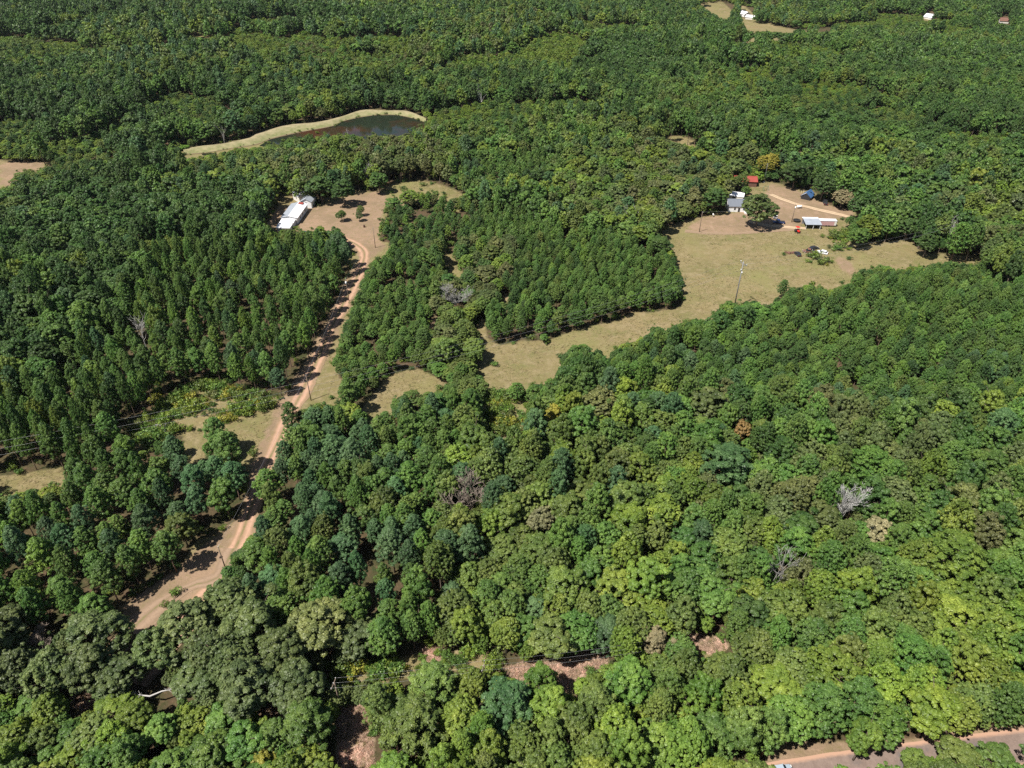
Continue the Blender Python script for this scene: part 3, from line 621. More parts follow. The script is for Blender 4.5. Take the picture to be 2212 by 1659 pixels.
def broad_crown(seed, nl, nleaf, leaf, z0=4.2, dome=.9, rag=.22):
    r = np.random.default_rng(seed)
    style = (.7, 1.0, 1.9, 2.8, 1.3, 3.6, 1.0, 2.2, .8)[seed % 9]; near_ = nl > 150; nl = int(nl * style)
    zc, c = (z0 + H0) / 2, (H0 - z0) / 2
    nd = int(r.integers(3, 6)); lcs = []
    th0 = r.uniform(0, 6.3)
    C_, Q_ = [], []
    for k in range(nd):
        th = th0 + k * 6.283 / nd + r.normal(0, .3); off = R0 * r.uniform(.34, .52)
        C_.append([off * math.cos(th), off * math.sin(th), zc + c * r.uniform(-.30, .22)]); Q_.append([R0 * r.uniform(.46, .66)] * 2 + [c * r.uniform(.55, .78)])
    C_.append([r.normal(0, R0 * .1), r.normal(0, R0 * .1), zc + c * .16]); Q_.append([R0 * .56, R0 * .56, c * .84])
    C_, Q_ = np.array(C_), np.array(Q_)
    per = int(nl * 1.7 / (nd + 1))
    for k in range(nd + 1):
        d = unit(fib(per, r) + r.normal(0, .16, (per, 3))); d = d[d[:, 2] > -.6]
        p_ = C_[k] + d * Q_[k] * r.uniform(.80, 1.06, len(d))[:, None]
        inside_ = np.zeros(len(d), bool)
        for q in range(nd + 1):
            if q != k: inside_ |= (((p_ - C_[q]) / Q_[q]) ** 2).sum(1) < .60
        lcs.append(p_[~inside_])
    lc = np.concatenate(lcs); lc[:, 2] = np.minimum(lc[:, 2], H0 - .3); d = lc
    ni = int(len(d) * .3)
    inner = r.normal(0, .38, (ni, 3)) * np.array([R0, R0, c]) + np.array([0, 0, zc])
    lc = np.concatenate([lc, inner]); out = unit(lc - np.array([0, 0, zc - c * .35]))
    lr = R0 * r.uniform(.07, .20, len(lc)) * (1.0 if nl > 150 * style else 1.2 if nl > 60 * style else 1.5) / style ** .42; lt = r.uniform(0, 1, len(lc))
    pick = r.choice(len(lc), nleaf, p=lr ** 2 / (lr ** 2).sum())
    dd = unit(r.normal(size=(nleaf, 3)) + out[pick] * .75 + np.array([0, 0, .35]))
    P = lc[pick] + dd * (lr[pick] * r.uniform(.70, 1.12, nleaf))[:, None] * np.array([1, 1, .78])
    N = unit(dd + r.normal(0, .34, (nleaf, 3)) + np.array([0, 0, .35]))
    v, f = leaf_faces(P, N, leaf, leaf * .62, r)
    tone = np.repeat(np.clip(.5 + .28 * (lt[pick] - .5) + .55 * (r.uniform(0, 1, nleaf) - .5), 0, 1), 4)
    return v, f, tone, lc

def pine_crown(seed, nb, nleaf, leaf, z0=5.5, pw=2.4, round_=.62):
    r = np.random.default_rng(seed)
    style = (.8, 1.5, 1.0, 2.2, 1.2, 1.8)[seed % 6]; nb = int(nb * style)
    t = np.sort(r.uniform(0, 1, nb) ** .85)
    prof = np.clip(1 - t ** pw, 0, 1) ** round_ * (.55 + .45 * np.clip(t / .22, 0, 1))
    rad = R0 * prof * r.uniform(.42, 1.06, nb)
    th = np.arange(nb) * 2.399 + r.normal(0, .35, nb)
    lc = np.stack([rad * np.cos(th), rad * np.sin(th), z0 + (H0 - z0 - .5) * t + rad * .08], 1)
    inn = r.uniform(0, 1, nb // 4)
    li = np.stack([r.normal(0, R0 * .25, nb // 4), r.normal(0, R0 * .25, nb // 4), z0 + (H0 - z0 - 1.2) * inn], 1)
    lc = np.concatenate([lc, li, [[0, 0, H0 - .5]]])
    lr = R0 * r.uniform(.085, .185, len(lc)) * (1.0 if nb > 110 * style else 1.2 if nb > 50 * style else 1.5) / style ** .42; lt = r.uniform(0, 1, len(lc))
    pick = r.choice(len(lc), nleaf, p=lr ** 2 / (lr ** 2).sum())
    out = unit(lc - np.array([0, 0, H0 * .55]))
    dd = unit(r.normal(size=(nleaf, 3)) + out[pick] * .5 + np.array([0, 0, .55]))
    P = lc[pick] + dd * (lr[pick] * r.uniform(.5, 1.05, nleaf))[:, None] * np.array([1, 1, .66])
    N = unit(r.normal(size=(nleaf, 3)) * .5 + np.array([0, 0, .8]) + dd * .9)
    v, f = leaf_faces(P, N, leaf * 1.25, leaf * .46, r, along=dd + r.normal(0, .5, dd.shape))
    tone = np.repeat(np.clip(.5 + .30 * (lt[pick] - .5) + .55 * (r.uniform(0, 1, nleaf) - .5), 0, 1), 4)
    return v, f, tone, lc

def trunk_mesh(seed, lc, r0=.24, top=.8, limbs=9, n=6):
    r = random.Random(seed); mb = MB()
    h = H0 * top
    pts, rad = [], []
    x = y = 0
    for i in range(7):
        t = i / 6; pts.append((x, y, t * h - (.3 if i == 0 else 0))); rad.append(r0 * (1.25 if i == 0 else 1) * (1 - .8 * t))
        x += r.uniform(-.14, .14); y += r.uniform(-.14, .14)
    mb.tube(pts, rad, n)
    order = sorted(range(len(lc)), key=lambda i: (-(lc[i][0] ** 2 + lc[i][1] ** 2) + r.uniform(0, 6)))[:limbs]
    for i in order:
        q = Vector(lc[i]); zb = max(H0 * .22, q.z - (q.xy.length * r.uniform(.5, .9)))
        k = min(5, max(0, int(zb / h * 6))); f = zb / h * 6 - k
        a = Vector(pts[k]).lerp(Vector(pts[k + 1]), min(1, f)); a.z = min(zb, h)
        m = a.lerp(q, .5) + Vector((0, 0, -.25)); rr = r0 * .34
        mb.tube([a, m, q], [rr, rr * .7, rr * .25], 4, False)
    return mb

PROTO = {}     # kind, detail -> list of (crown mesh data, trunk data, joined mesh)
def proto(kind, lod, seed):
    nl, nleaf, leaf = {'near': (190, 13500, .20), 'mid': (85, 3400, .38), 'far': (42, 900, .72)}[lod]
    r = random.Random(seed * 7 + 3)
    if kind == 'broad':
        v, f, tone, lc = broad_crown(seed, nl, nleaf, leaf, z0=r.uniform(2.6, 4.4), dome=r.uniform(.84, .98), rag=r.uniform(.14, .34)); rt, top = .26, .74
    elif kind == 'dome':    # tall dense rounded pine of mixed wood
        v, f, tone, lc = pine_crown(seed, int(nl * 1.05), int(nleaf * 1.1), leaf * .9, z0=3.6, pw=3.0, round_=.5); rt, top = .26, .92
    else:
        v, f, tone, lc = pine_crown(seed, int(nl * .95), nleaf, leaf * .9, z0=r.uniform(4.4, 6.0), pw=r.uniform(1.9, 2.7), round_=r.uniform(.62, .8)); rt, top = .20, .95
    if lod == 'far': tone = .5 + (tone - .5) * .55
    tr = trunk_mesh(seed, lc, rt, top, {'near': 12, 'mid': 7, 'far': 0}[lod], {'near': 7, 'mid': 5, 'far': 4}[lod])
    bark = BARK if kind == 'broad' else PINE_BARK
    out = {}
    if lod == 'near':
        out['crown'] = fast_mesh('crown', v, f, [LEAF], {'tone': ('FLOAT', tone)})
        out['trunk'] = mesh_from('trunk', tr.v, tr.f, (bark,), True)
    quads = [q for q in tr.f if len(q) == 4]
    V = np.concatenate([v, np.array(tr.v)]); Fq = np.concatenate([f, np.array(quads) + len(v)])
    mi = np.concatenate([np.zeros(len(f)), np.ones(len(quads))])
    out['joined'] = fast_mesh('forest_tree', V, Fq, [LEAF_I, bark], {'tone': ('FLOAT', np.concatenate([tone, np.full(len(tr.v), .5)]))}, mat_index=mi)
    return out

NPROTO = {'broad': 9, 'pine': 6, 'dome': 4}
for kind, s0 in (('broad', 100), ('pine', 200), ('dome', 300)):
    for lod in ('near', 'mid', 'far'):
        PROTO[kind, lod] = [proto(kind, lod, s0 + i) for i in range(NPROTO[kind])]

def shrub_mesh(seed, nleaf=520, leaf=.34):
    r = np.random.default_rng(seed)
    nl = 12
    lc = np.stack([r.normal(0, .42, nl), r.normal(0, .42, nl), r.uniform(.3, .95, nl)], 1)
    pick = r.integers(0, nl, nleaf); dd = unit(r.normal(size=(nleaf, 3)) + [0, 0, .4])
    P = lc[pick] + dd * r.uniform(.2, .42, nleaf)[:, None]
    P[:, 2] = np.maximum(P[:, 2], .06)
    v, f = leaf_faces(P, unit(dd + r.normal(0, .5, (nleaf, 3))), leaf * .3, leaf * .2, r)
    return v, f, np.repeat(r.uniform(0, 1, nleaf), 4)
SHRUBS = []
for i in range(4):
    v, f, t = shrub_mesh(500 + i)
    SHRUBS.append((fast_mesh('foliage', v, f, [LEAF], {'tone': ('FLOAT', t)}), fast_mesh('shrub', v, f, [LEAF_I], {'tone': ('FLOAT', t)})))

def dead_tree_mesh(seed, h, spread, levels=4, r0=.22, twigs=3, up=.25, n=5, droop=0):
    """trunk and bare limbs as two builders"""
    r = random.Random(seed); tk, br = MB(), MB()
    def grow(p, d, length, rad, lv, mb):
        pts, rr = [p], [rad]
        q = p.copy(); dd = d.copy()
        for i in range(3):
            dd = (dd + Vector((r.uniform(-1, 1), r.uniform(-1, 1), r.uniform(-.4, .8) * up - droop)) * .28).normalized()
            q = q + dd * length / 3; pts.append(q.copy()); rr.append(rad * (1 - .22 * (i + 1)))
        mb.tube(pts, [max(q, .03) for q in rr], max(3, n - lv), False)
        if lv <= 0: return
        for k in range(twigs + (1 if lv > 1 else 0)):
            t = r.uniform(.35, 1); i = min(2, int(t * 3)); a = pts[i].lerp(pts[i + 1], t * 3 - i)
            side = Vector((r.uniform(-1, 1), r.uniform(-1, 1), r.uniform(-.2, .9))).normalized()
            grow(a, (dd * .75 + side * spread).normalized(), length * r.uniform(.5, .72), rr[i] * .55, lv - 1, br)
    hh = h * .42
    grow(Vector((0, 0, -.2)), Vector((0, 0, 1)), hh, r0, 0, tk)
    top = Vector(tk.v[-1]); base = Vector((0, 0, 0))
    for k in range(5):
        a = Vector((0, 0, hh * r.uniform(.55, .98)))
        th = k * 2.4 + r.uniform(-.4, .4)
        d = Vector((math.cos(th) * spread, math.sin(th) * spread, r.uniform(.7, 1.2))).normalized()
        grow(a, d, h * r.uniform(.30, .42), r0 * .55, levels - 1, br)
    grow(top, Vector((0, 0, 1)), h * .4, r0 * .5, levels - 1, br)
    return tk, br

# ------------------------------------------------------------------ trees: where they stand
rs = np.random.default_rng(5)
CANDS = 330000
yy = np.sqrt(rs.uniform(0, 1, CANDS) * (1230 ** 2 - 42 ** 2) + 42 ** 2)     # more candidates where the view is wide
yy[:90000] = np.sqrt(rs.uniform(0, 1, 90000) * (300 ** 2 - 42 ** 2) + 42 ** 2)
half = 120 + yy * .80
xx = rs.uniform(-1, 1, CANDS) * half
zz = terrain(xx, yy)
def value_noise(x, y, scale, seed):
    r = np.random.default_rng(seed); g = r.uniform(0, 1, (256, 256))
    u, v = x / scale + 1000, y / scale + 1000
    i, j = np.floor(u).astype(int), np.floor(v).astype(int); a, b_ = u - i, v - j
    a, b_ = a * a * (3 - 2 * a), b_ * b_ * (3 - 2 * b_)
    q = lambda p, t: g[(i + p) % 256, (j + t) % 256]
    return (q(0, 0) * (1 - a) + q(1, 0) * a) * (1 - b_) + (q(0, 1) * (1 - a) + q(1, 1) * a) * b_
def pick_zone(x, y, z, lift):
    px, py, d = project(x, y, z + lift)
    return look(ZMAP, px, py)
zid = pick_zone(xx, yy, zz, 10.0)
u1, u2, u3, u4 = (rs.uniform(0, 1, CANDS) for _ in range(4))
h_lo = np.array([z[3][0] for z in ZONES]); h_hi = np.array([z[3][1] for z in ZONES])
u4 = .32 * u4 + .30 * value_noise(xx, yy, 26, 1) + .38 * value_noise(xx, yy, 75, 2)
u4 = u4.argsort().argsort() / CANDS
u1 = .6 * u1 + .4 * value_noise(xx, yy, 30, 3)
u5 = rs.uniform(0, 1, CANDS)
zid = pick_zone(xx, yy, zz, (h_lo + h_hi)[zid] / 2 * .72)
hh = h_lo[zid] + (h_hi - h_lo)[zid] * u1
r_lo = np.array([z[4][0] for z in ZONES]); r_hi = np.array([z[4][1] for z in ZONES])
rr = r_lo[zid] + (r_hi - r_lo)[zid] * u2 ** 1.3
# patches of young regrowth break the far canopy
regrow = np.isin(zid, [i for i, z in enumerate(ZONES) if z[0] in ('far', 'top left', 'top right')]) & (.7 * value_noise(xx * .55, yy, 62, 12) + .3 * value_noise(xx, yy, 24, 13) > .60)
hh = np.where(regrow, hh * .32, hh * (1 + .26 * (value_noise(xx, yy, 45, 14) - .5) * 2)); rr = np.where(regrow, rr * .6, rr)
pine = (u3 < np.array([z[2] for z in ZONES])[zid]) & ~regrow
planted = np.isin(zid, [i for i, z in enumerate(ZONES) if 'pines' in z[0] or 'planted' in z[0]])
hh = hh * np.where(u5 < .18, .76, np.where(u5 > .90, 1.18, 1.0))
# pines of mixed woods are big rounded ones; broadleaf strays inside planted rows are small
mixed = pine & ~planted
hh = np.where(mixed, hh * 1.08, hh); rr = np.where(mixed, rr * .92, rr)
spc = np.array([z[7] for z in ZONES])[zid]
def clear_of_open(xx, yy, zz, hh, rr):
    ok = ~look(M_OPEN, *project(xx, yy, zz)[:2])
    ok &= ~look(M_LOW, *project(xx, yy, zz)[:2])
    for fz, fr in ((1.0, 0), (.78, .62), (.55, .85), (.4, .6), (.2, 0.05)):
        for a in np.linspace(0, 2 * math.pi, 8, endpoint=False)[: (8 if fr else 1)]:
            q = project(xx + np.cos(a) * rr * fr, yy + np.sin(a) * rr * fr * .8, zz + hh * fz)
            ok &= ~look(M_OPEN, q[0], q[1])
            if fz < .7: ok &= ~look(M_LOW, q[0], q[1])
    return ok
ok = clear_of_open(xx, yy, zz, hh, rr)
ok &= ~(planted & (.75 * value_noise(xx, yy, 8, 41) + .25 * value_noise(xx, yy, 3.5, 42) > .71))      # missing trees in the planted rows
h_s, r_s = 4.0 + 4.5 * u1, 1.3 + 1.1 * u2
ok_s = clear_of_open(xx, yy, zz, h_s, r_s)
near_c = yy < 420
for path, dist in ((ROAD_DIRT, 2.8), (ROAD_LOOP, 2.6), (ROAD_PAVED, 3.6), (DRIVE, 2.5), (DRIVE2, 2.5)):
    sel = np.where((ok | ok_s) & near_c)[0]
    far_ = seg_dist(path, xx[sel], yy[sel]) > dist
    ok[sel] &= far_; ok_s[sel] &= far_
water_poly = fill([(p[0], p[1]) for p in shore])
wet_ = look(water_poly, *project(xx, yy, zz)[:2]); ok &= ~wet_; ok_s &= ~wet_

# trees that can be told apart by their look: (x, y of the crown's middle in the photograph, height, radius, kind, tone, label)
SPECIAL = [
 (1660, 350, 13, 5.6, 'broad', 'yellowing', 'yellow leafed tree behind the red roofed barn'),
 (1620, 328, 14, 5.4, 'broad', 'grey-olive', 'grey leafed tree beside the yellow tree above the red roof'),
 (1642, 449, 18.5, 7.6, 'broad', 'grey-olive', 'broad yard oak standing before the small white house'),
 (1822, 424, 9, 5.0, 'broad', 'dusty tan', 'pale dusty tree at the edge of the sandy drive'),
 (1543, 426, 12, 5.0, 'broad', 'deep green', 'dark leafy tree shading the end of the white house'),
 (1600, 389, 8.5, 4.2, 'broad', 'olive', 'olive tree standing in front of the red barn'),
 (1594, 358, 12, 5.0, 'broad', 'grey-olive', 'greyish tree leaning over the red barn roof'),
 (1782, 394, 14, 6.0, 'broad', 'deep green', 'large dark oak over the blue roofed shed'),
 (1720, 370, 14, 6.0, 'broad', 'deep green', 'large dark oak at the head of the yard clearing'),
 (1880, 485, 12, 5.0, 'broad', 'yellow-green', 'tall yellow-green tree standing in the field past the shed'),
 (1858, 508, 9, 4.4, 'broad', 'mid green', 'dark spreading tree low on the field past the shed'),
 (1838, 476, 6, 2.4, 'broad', 'deep green', 'small dark green tree at the end of the drive'),
 (1965, 488, 10, 4.6, 'broad', 'deep green', 'round dark tree above the orange soil scar'),
 (2005, 525, 10, 4.2, 'broad', 'deep green', 'dark leafy tree over the lower orange soil patch'),
 (737, 462, 5.6, 2.4, 'broad', 'olive', 'small thin crowned tree alone in the bare yard'),
 (779, 452, 5.0, 1.9, 'broad', 'olive', 'small round tree, farther one of the pair in the yard'),
 (775, 464, 4.8, 1.8, 'broad', 'grey-olive', 'small grey tree, nearer one of the pair in the yard'),
 (690, 400, 14, 6.2, 'broad', 'deep green', 'large dark oak behind the white roofed long house'),
 (740, 408, 13, 5.6, 'broad', 'deep green', 'large dark oak shading the top of the bare yard'),
 (818, 388, 11, 5.0, 'broad', 'deep green', 'dark oak on the lawn edge beyond the bare yard'),
 (1245, 683, 7.5, 3.2, 'dome', 'deep green', 'lone round dark pine under the power line'),
 (1175, 728, 3.5, 1.5, 'broad', 'mid green', 'small round shrub-like tree alone in the power line clearing'),
 (1693, 618, 8.5, 2.4, 'pine', 'deep green', 'small dark pine pushing into the mown field edge'),
 (1097, 1518, 13, 5.0, 'dome', 'blue-green', 'blue-green round pine below the pinkish dry brush'),
 (567, 1640, 7.5, 2.7, 'broad', 'yellowing', 'bright yellow-green round tree at the bottom edge of the woods'),
 (2062, 1196, 15, 6.6, 'dome', 'bright green', 'big bright green dome-shaped tree'),
 (1575, 1000, 15, 6.4, 'dome', 'blue-green', 'big blue-green dome-shaped tree among olive woods'),
 (1690, 975, 13, 4.6, 'dome', 'deep green', 'dark green dome beside the big blue-green dome'),
 (1880, 1000, 14, 5.6, 'dome', 'mid green', 'broad mid green dome in the right hand woods'),
 (398, 1345, 15, 6.2, 'broad', 'grey-olive', 'huge grey-olive oak at the foot of the dirt turnout'),
 (535, 1350, 15, 6.0, 'broad', 'grey-olive', 'huge grey-olive oak next along from the turnout oak'),
 (690, 1345, 15, 5.8, 'broad', 'brown-olive', 'huge brownish oak, third of the big oaks in a row'),
 (205, 1375, 14, 5.8, 'broad', 'grey-olive', 'huge grey-olive oak on the shaded side of the turnout'),
 (935, 1475, 12, 4.6, 'dome', 'olive', 'tall pale olive pine by the black shadowed hollow'),
 (890, 1560, 14, 5.4, 'dome', 'olive', 'broad pale olive pine beside the shadowed hollow at the bottom'),
 (660, 1560, 13, 4.6, 'dome', 'mid green', 'full green pine by the pale dry gap near the bottom'),
 (1165, 1122, 11, 3.2, 'broad', 'dusty tan', 'dry tan leafed tree in the middle of green woods'),
 (1898, 1145, 11, 3.4, 'broad', 'dusty tan', 'dry tan leafed tree behind the white bare tree'),
 (1605, 930, 10, 2.4, 'broad', 'russet', 'small orange-brown tree in the olive woods'),
 (1195, 895, 10, 2.6, 'broad', 'yellowing', 'slim yellow tree near the location of the grassy gap'),
 (1295, 870, 12, 5.2, 'broad', 'brown-olive', 'dull brownish oak beside the open power line clearing'),
 (1535, 870, 13, 5.4, 'broad', 'grey-olive', 'dull grey oak on the lower edge of the planted pines'),
 (1050, 590, 9, 4.6, 'broad', 'brown-olive', 'round brownish tree inside the planted pine block'),
 (1060, 545, 9, 4.2, 'broad', 'olive', 'round olive tree behind the brownish one in the pines'),
 (465, 930, 13, 3.2, 'dome', 'mid green', 'round pine standing alone on the grass patch corner'),
 (490, 965, 15, 3.6, 'dome', 'mid green', 'tall full pine casting shadow across the dirt road'),
 (626, 893, 12, 2.6, 'dome', 'deep green', 'round dark pine at the very edge of the dirt road'),
 (1115, 840, 6.5, 2.6, 'broad', 'mid green', 'low green tree in the grassy gap below the clearing'),
 (1405, 1250, 15, 4.6, 'broad', 'bright green', 'fresh green leafy tree above the dry brush patch'),
 (1360, 1470, 13, 4.4, 'dome', 'mid green', 'full green pine standing at the end of the dry brush'),
 (1170, 1470, 12, 3.4, 'dome', 'bright green', 'narrow bright pine in front of the pinkish dry brush'),
 (1410, 1380, 9, 3.2, 'broad', 'dusty tan', 'greyish faded tree between the two dry brush patches'),
 (1570, 1455, 12, 4.0, 'broad', 'olive', 'olive tree just below the small dry brush patch'),
 (1980, 1648, 6, 2.6, 'broad', 'olive', 'small tree on the near side of the paved road'),
 (2075, 1632, 8, 3.4, 'broad', 'olive', 'olive tree on the near side of the paved road'),
 (2160, 1645, 8, 3.4, 'broad', 'mid green', 'green tree at the near roadside by the picture corner'),
 (1870, 1592, 12, 2.8, 'broad', 'bright green', 'green tree leaning out over the paved road shoulder'),
 (1570, 505, 1, .1, None, None, None),
]
SPECIAL = [s for s in SPECIAL if s[4]]

cell = 6.0
grid = {}
T_x, T_y, T_z, T_h, T_r, T_kind, T_tone, T_zone, T_label = [], [], [], [], [], [], [], [], []
def put(x, y, z, h, r, kind, tone, zone, label=None):
    i = len(T_x)
    T_x.append(x); T_y.append(y); T_z.append(z); T_h.append(h); T_r.append(r); T_kind.append(kind); T_tone.append(tone); T_zone.append(zone); T_label.append(label)
    grid.setdefault((int(x // cell), int(y // cell)), []).append(i)
for sx, sy, h, r, kind, tone, label in SPECIAL:
    sink = 3.0 if 'yard oak' in label else 0.0          # the yard oak's crown sweeps down to the ground
    p = at(sx, sy, h * .66 - sink)
    put(p.x, p.y, p.z - sink, h, r, kind, tone, -1, label)
DEAD_SPOTS = [(1831, 1090, 14, 3.4), (985, 640, 9.5, 5.0), (1012, 1070, 13, 3.4), (1690, 1212, 14, 2), (300, 705, 13, 2), (1354, 447, 11, 1), (1378, 450, 11, 1), (480, 283, 14, 1.2), (2056, 492, 13, 2), (1880, 650, 9, 2.0), (85, 1388, 7, 3.2), (335, 1500, 5, 5.5)]
for sx, sy, h, r in DEAD_SPOTS:
    p = at(sx, sy, h * .6)
    put(p.x, p.y, p.z, h, r * .8, 'hold', '', -1)
POLES_G = [(811, 535.5), (754, 650), (672, 865), (486, 1232), (1510.5, 501), (1710, 480)]
for q in POLES_G:
    p = at(*q); put(p.x, p.y, p.z, 9, 1.2, 'hold', '', -1)

# nothing taller stands in the line of sight to the trees and bare trunks that the photograph shows whole
KEEP = [(sx, sy, h, r, at(sx, sy, h * .66)) for sx, sy, h, r, *_ in SPECIAL] + [(sx, sy, h, r, at(sx, sy, h * .6)) for sx, sy, h, r in DEAD_SPOTS]
for fz, fx in ((1, 0), (.8, -.6), (.8, .6), (.6, -.8), (.6, .8), (.6, 0)):
    qx, qy, qd = project(xx + rr * fx, yy, zz + hh * fz)
    sx_, sy_, sd_ = project(xx + r_s * fx, yy, zz + h_s * fz)
    for kx, ky, kh, kr, kp in KEEP:
        kd = project(kp.x, kp.y, kp.z)[2]
        a_, b_ = F_V * kr / kd * .8, F_V * max(kr, kh * .33) / kd * .75
        ok &= ~((((qx - kx) / a_) ** 2 + ((qy - ky) / b_) ** 2 < 1) & (qd < kd))
        ok_s &= ~((((sx_ - kx) / a_) ** 2 + ((sy_ - ky) / b_) ** 2 < 1) & (sd_ < kd))
tone_cum = []
for z in ZONES:
    tone_cum.append([(list(d), np.cumsum(list(d.values())) / sum(d.values())) for d in (z[5], z[6])])
order = np.where(ok)[0]
for i in order:
    x, y, r = float(xx[i]), float(yy[i]), float(rr[i])
    cx_, cy_ = int(x // cell), int(y // cell)
    s = spc[i]; bad = False
    for a in (-1, 0, 1):
        for b_ in (-1, 0, 1):
            for j in grid.get((cx_ + a, cy_ + b_), ()):
                q = (r + T_r[j]) * s
                if (T_x[j] - x) ** 2 + (T_y[j] - y) ** 2 < q * q: bad = True; break
            if bad: break
        if bad: break
    if bad: continue
    p = bool(pine[i]); names, cum = tone_cum[zid[i]][0 if p else 1]
    tone = names[min(len(names) - 1, int(np.searchsorted(cum, u4[i])))]
    if regrow[i]: tone = 'yellow-green' if u4[i] > .45 else 'bright green' if u4[i] > .25 else 'olive'
    kind = ('dome' if mixed[i] else 'pine') if p else 'broad'
    put(x, y, float(zz[i]), float(hh[i]), r, kind, tone, int(zid[i]))

# young trees fill the gaps of the natural woods
fill_ok = np.where(ok_s & ~planted & (yy < 700))[0]
fill_ok = fill_ok[rs.permutation(len(fill_ok))]
for i in fill_ok:
    x, y = float(xx[i]), float(yy[i]); r = float(r_s[i]); bad = False
    for a in (-1, 0, 1):
        for b_ in (-1, 0, 1):
            for j in grid.get((int(x // cell) + a, int(y // cell) + b_), ()):
                q = r * .55 + T_r[j] * .52
                if (T_x[j] - x) ** 2 + (T_y[j] - y) ** 2 < q * q: bad = True; break
            if bad: break
        if bad: break
    if bad: continue
    names, cum = tone_cum[zid[i]][1]
    put(x, y, float(zz[i]), float(h_s[i]), r, 'broad', names[min(len(names) - 1, int(np.searchsorted(cum, u4[i])))], int(zid[i]))

TX, TY, TZ, TH, TR = (np.array(a) for a in (T_x, T_y, T_z, T_h, T_r))
NT = len(TX)
KIND = np.array(T_kind)
proto_ix = np.array([rs.integers(0, NPROTO.get(k, 1)) for k in T_kind])
rot = rs.uniform(0, 2 * math.pi, NT)
tint = np.ones((NT, 4))
for i in range(NT):
    if T_kind[i] == 'hold': continue
    c = np.array(T[T_tone[i]]) * rs.uniform(.82, 1.2) * rs.uniform(.93, 1.07, 3)
    tint[i, :3] = c

# which trees show, and how large: a coarse picture of crown discs painted far to near
VW, VH = 1106, 830
vis = np.full((VH, VW), -1, np.int32)
cpx, cpy, cd = project(TX, TY, TZ + TH * .68)
prx = F_V * TR / cd / 2; pry = F_V * np.maximum(TR, TH * .33 * .85) / cd / 2
for i in np.argsort(-cd):
    if T_kind[i] == 'hold': continue
    x, y, a, b_ = cpx[i] / 2, cpy[i] / 2, prx[i], pry[i]
    x0, x1, y0, y1 = int(x - a), int(x + a) + 2, int(y - b_), int(y + b_) + 2
    if x1 <= 0 or y1 <= 0 or x0 >= VW or y0 >= VH: continue
    x0, y0, x1, y1 = max(x0, 0), max(y0, 0), min(x1, VW), min(y1, VH)
    g_ = ((np.arange(x0, x1)[None] - x) / max(a, .6)) ** 2 + ((np.arange(y0, y1)[:, None] - y) / max(b_, .6)) ** 2 < 1
    vis[y0:y1, x0:x1][g_] = i
area = np.bincount(vis[vis >= 0], minlength=NT)

is_pine = (KIND == 'pine') | (KIND == 'dome')
single = np.zeros(NT, bool)
for m in (is_pine, KIND == 'broad'):
    ids = np.where(m & (area > 0))[0]
    single[ids[np.argsort(-area[ids])][:298]] = True
single[:len(SPECIAL)] = True

# ------------------------------------------------------------------ labels for the single trees: colour, kind and the count outward from something one can find
MARKS = [((1740, 1655), 'the pale blue car'), ((1950, 1625), 'the middle of the paved road'), ((2205, 1600), 'the end of the paved road'), ((1660, 1635), 'the roadside dirt bank'),
 ((1831, 1095), 'the white bare tree'), ((1010, 1070), 'the brown bare tree'), ((985, 640), 'the grey twiggy tree'), ((1520, 1392), 'the small dry brush patch'),
 ((1230, 1450), 'the pinkish dry brush'), ((765, 1600), 'the shadowed hollow'), ((590, 1535), 'the pale gap beside the hollow'), ((178, 1505), 'the bare sandy gap'),
 ((340, 1488), 'the fallen white branch'), ((285, 1345), 'the end of the dirt turnout'), ((420, 1250), 'the bend of the turnout'), ((500, 1195), 'the lowest pole on the dirt road'),
 ((550, 1050), 'the shaded stretch of dirt road'), ((672, 865), 'the pole where power lines cross'), ((420, 970), 'the small grass patch'), ((70, 1045), 'the grass strip in the pines'),
 ((346, 925), 'the grey ribbed panel'), ((754, 650), 'the pole halfway up the road'), ((811, 535), 'the pole below the bare yard'), ((620, 470), 'the long white house'),
 ((1050, 760), 'the narrow gap between pine blocks'), ((880, 840), 'the western power line clearing'), ((1090, 840), 'the southern tip of the clearing'), ((1245, 683), 'the lone round pine'),
 ((1470, 665), 'the corner of the planted pines'), ((1590, 640), 'the tall grey power pole'), ((1693, 620), 'the small pine on the field edge'), ((1815, 565), 'the orange soil scar'),
 ((2050, 525), 'the crossarm pole by the trees'), ((1640, 446), 'the yard oak'), ((1764, 485), 'the open shed'), ((1744, 422), 'the blue roofed shed'),
 ((1660, 350), 'the yellow tree'), ((1620, 390), 'the red barn'), ((2062, 1196), 'the big bright green dome'), ((1575, 1000), 'the big blue-green dome'),
 ((398, 1345), 'the turnout oak'), ((690, 1345), 'the brownish oak'), ((1097, 1518), 'the blue-green round pine'), ((567, 1640), 'the bright yellow-green tree'),
 ((1165, 1122), 'the dry tan tree'), ((1898, 1145), 'the tan tree behind the bare one'), ((1605, 930), 'the orange-brown tree'), ((1195, 895), 'the slim yellow tree'),
 ((1300, 870), 'the dull brownish oak'), ((1535, 870), 'the dull grey oak'), ((1405, 1250), 'the fresh green tree'), ((690, 290), 'the pond'),
 ((300, 705), 'the pale bare branches'), ((1880, 650), 'the grey tree in planted pines'), ((2056, 492), 'the tall white bare tree'), ((475, 950), 'the grass patch pines'), ((1366, 448), 'the two white snags'),
 ((346, 850), 'the scrub under the power line'), ((120, 900), 'the power line near the picture edge'), ((620, 700), 'the shaded road edge'), ((1700, 720), 'the notch of the mown field')]
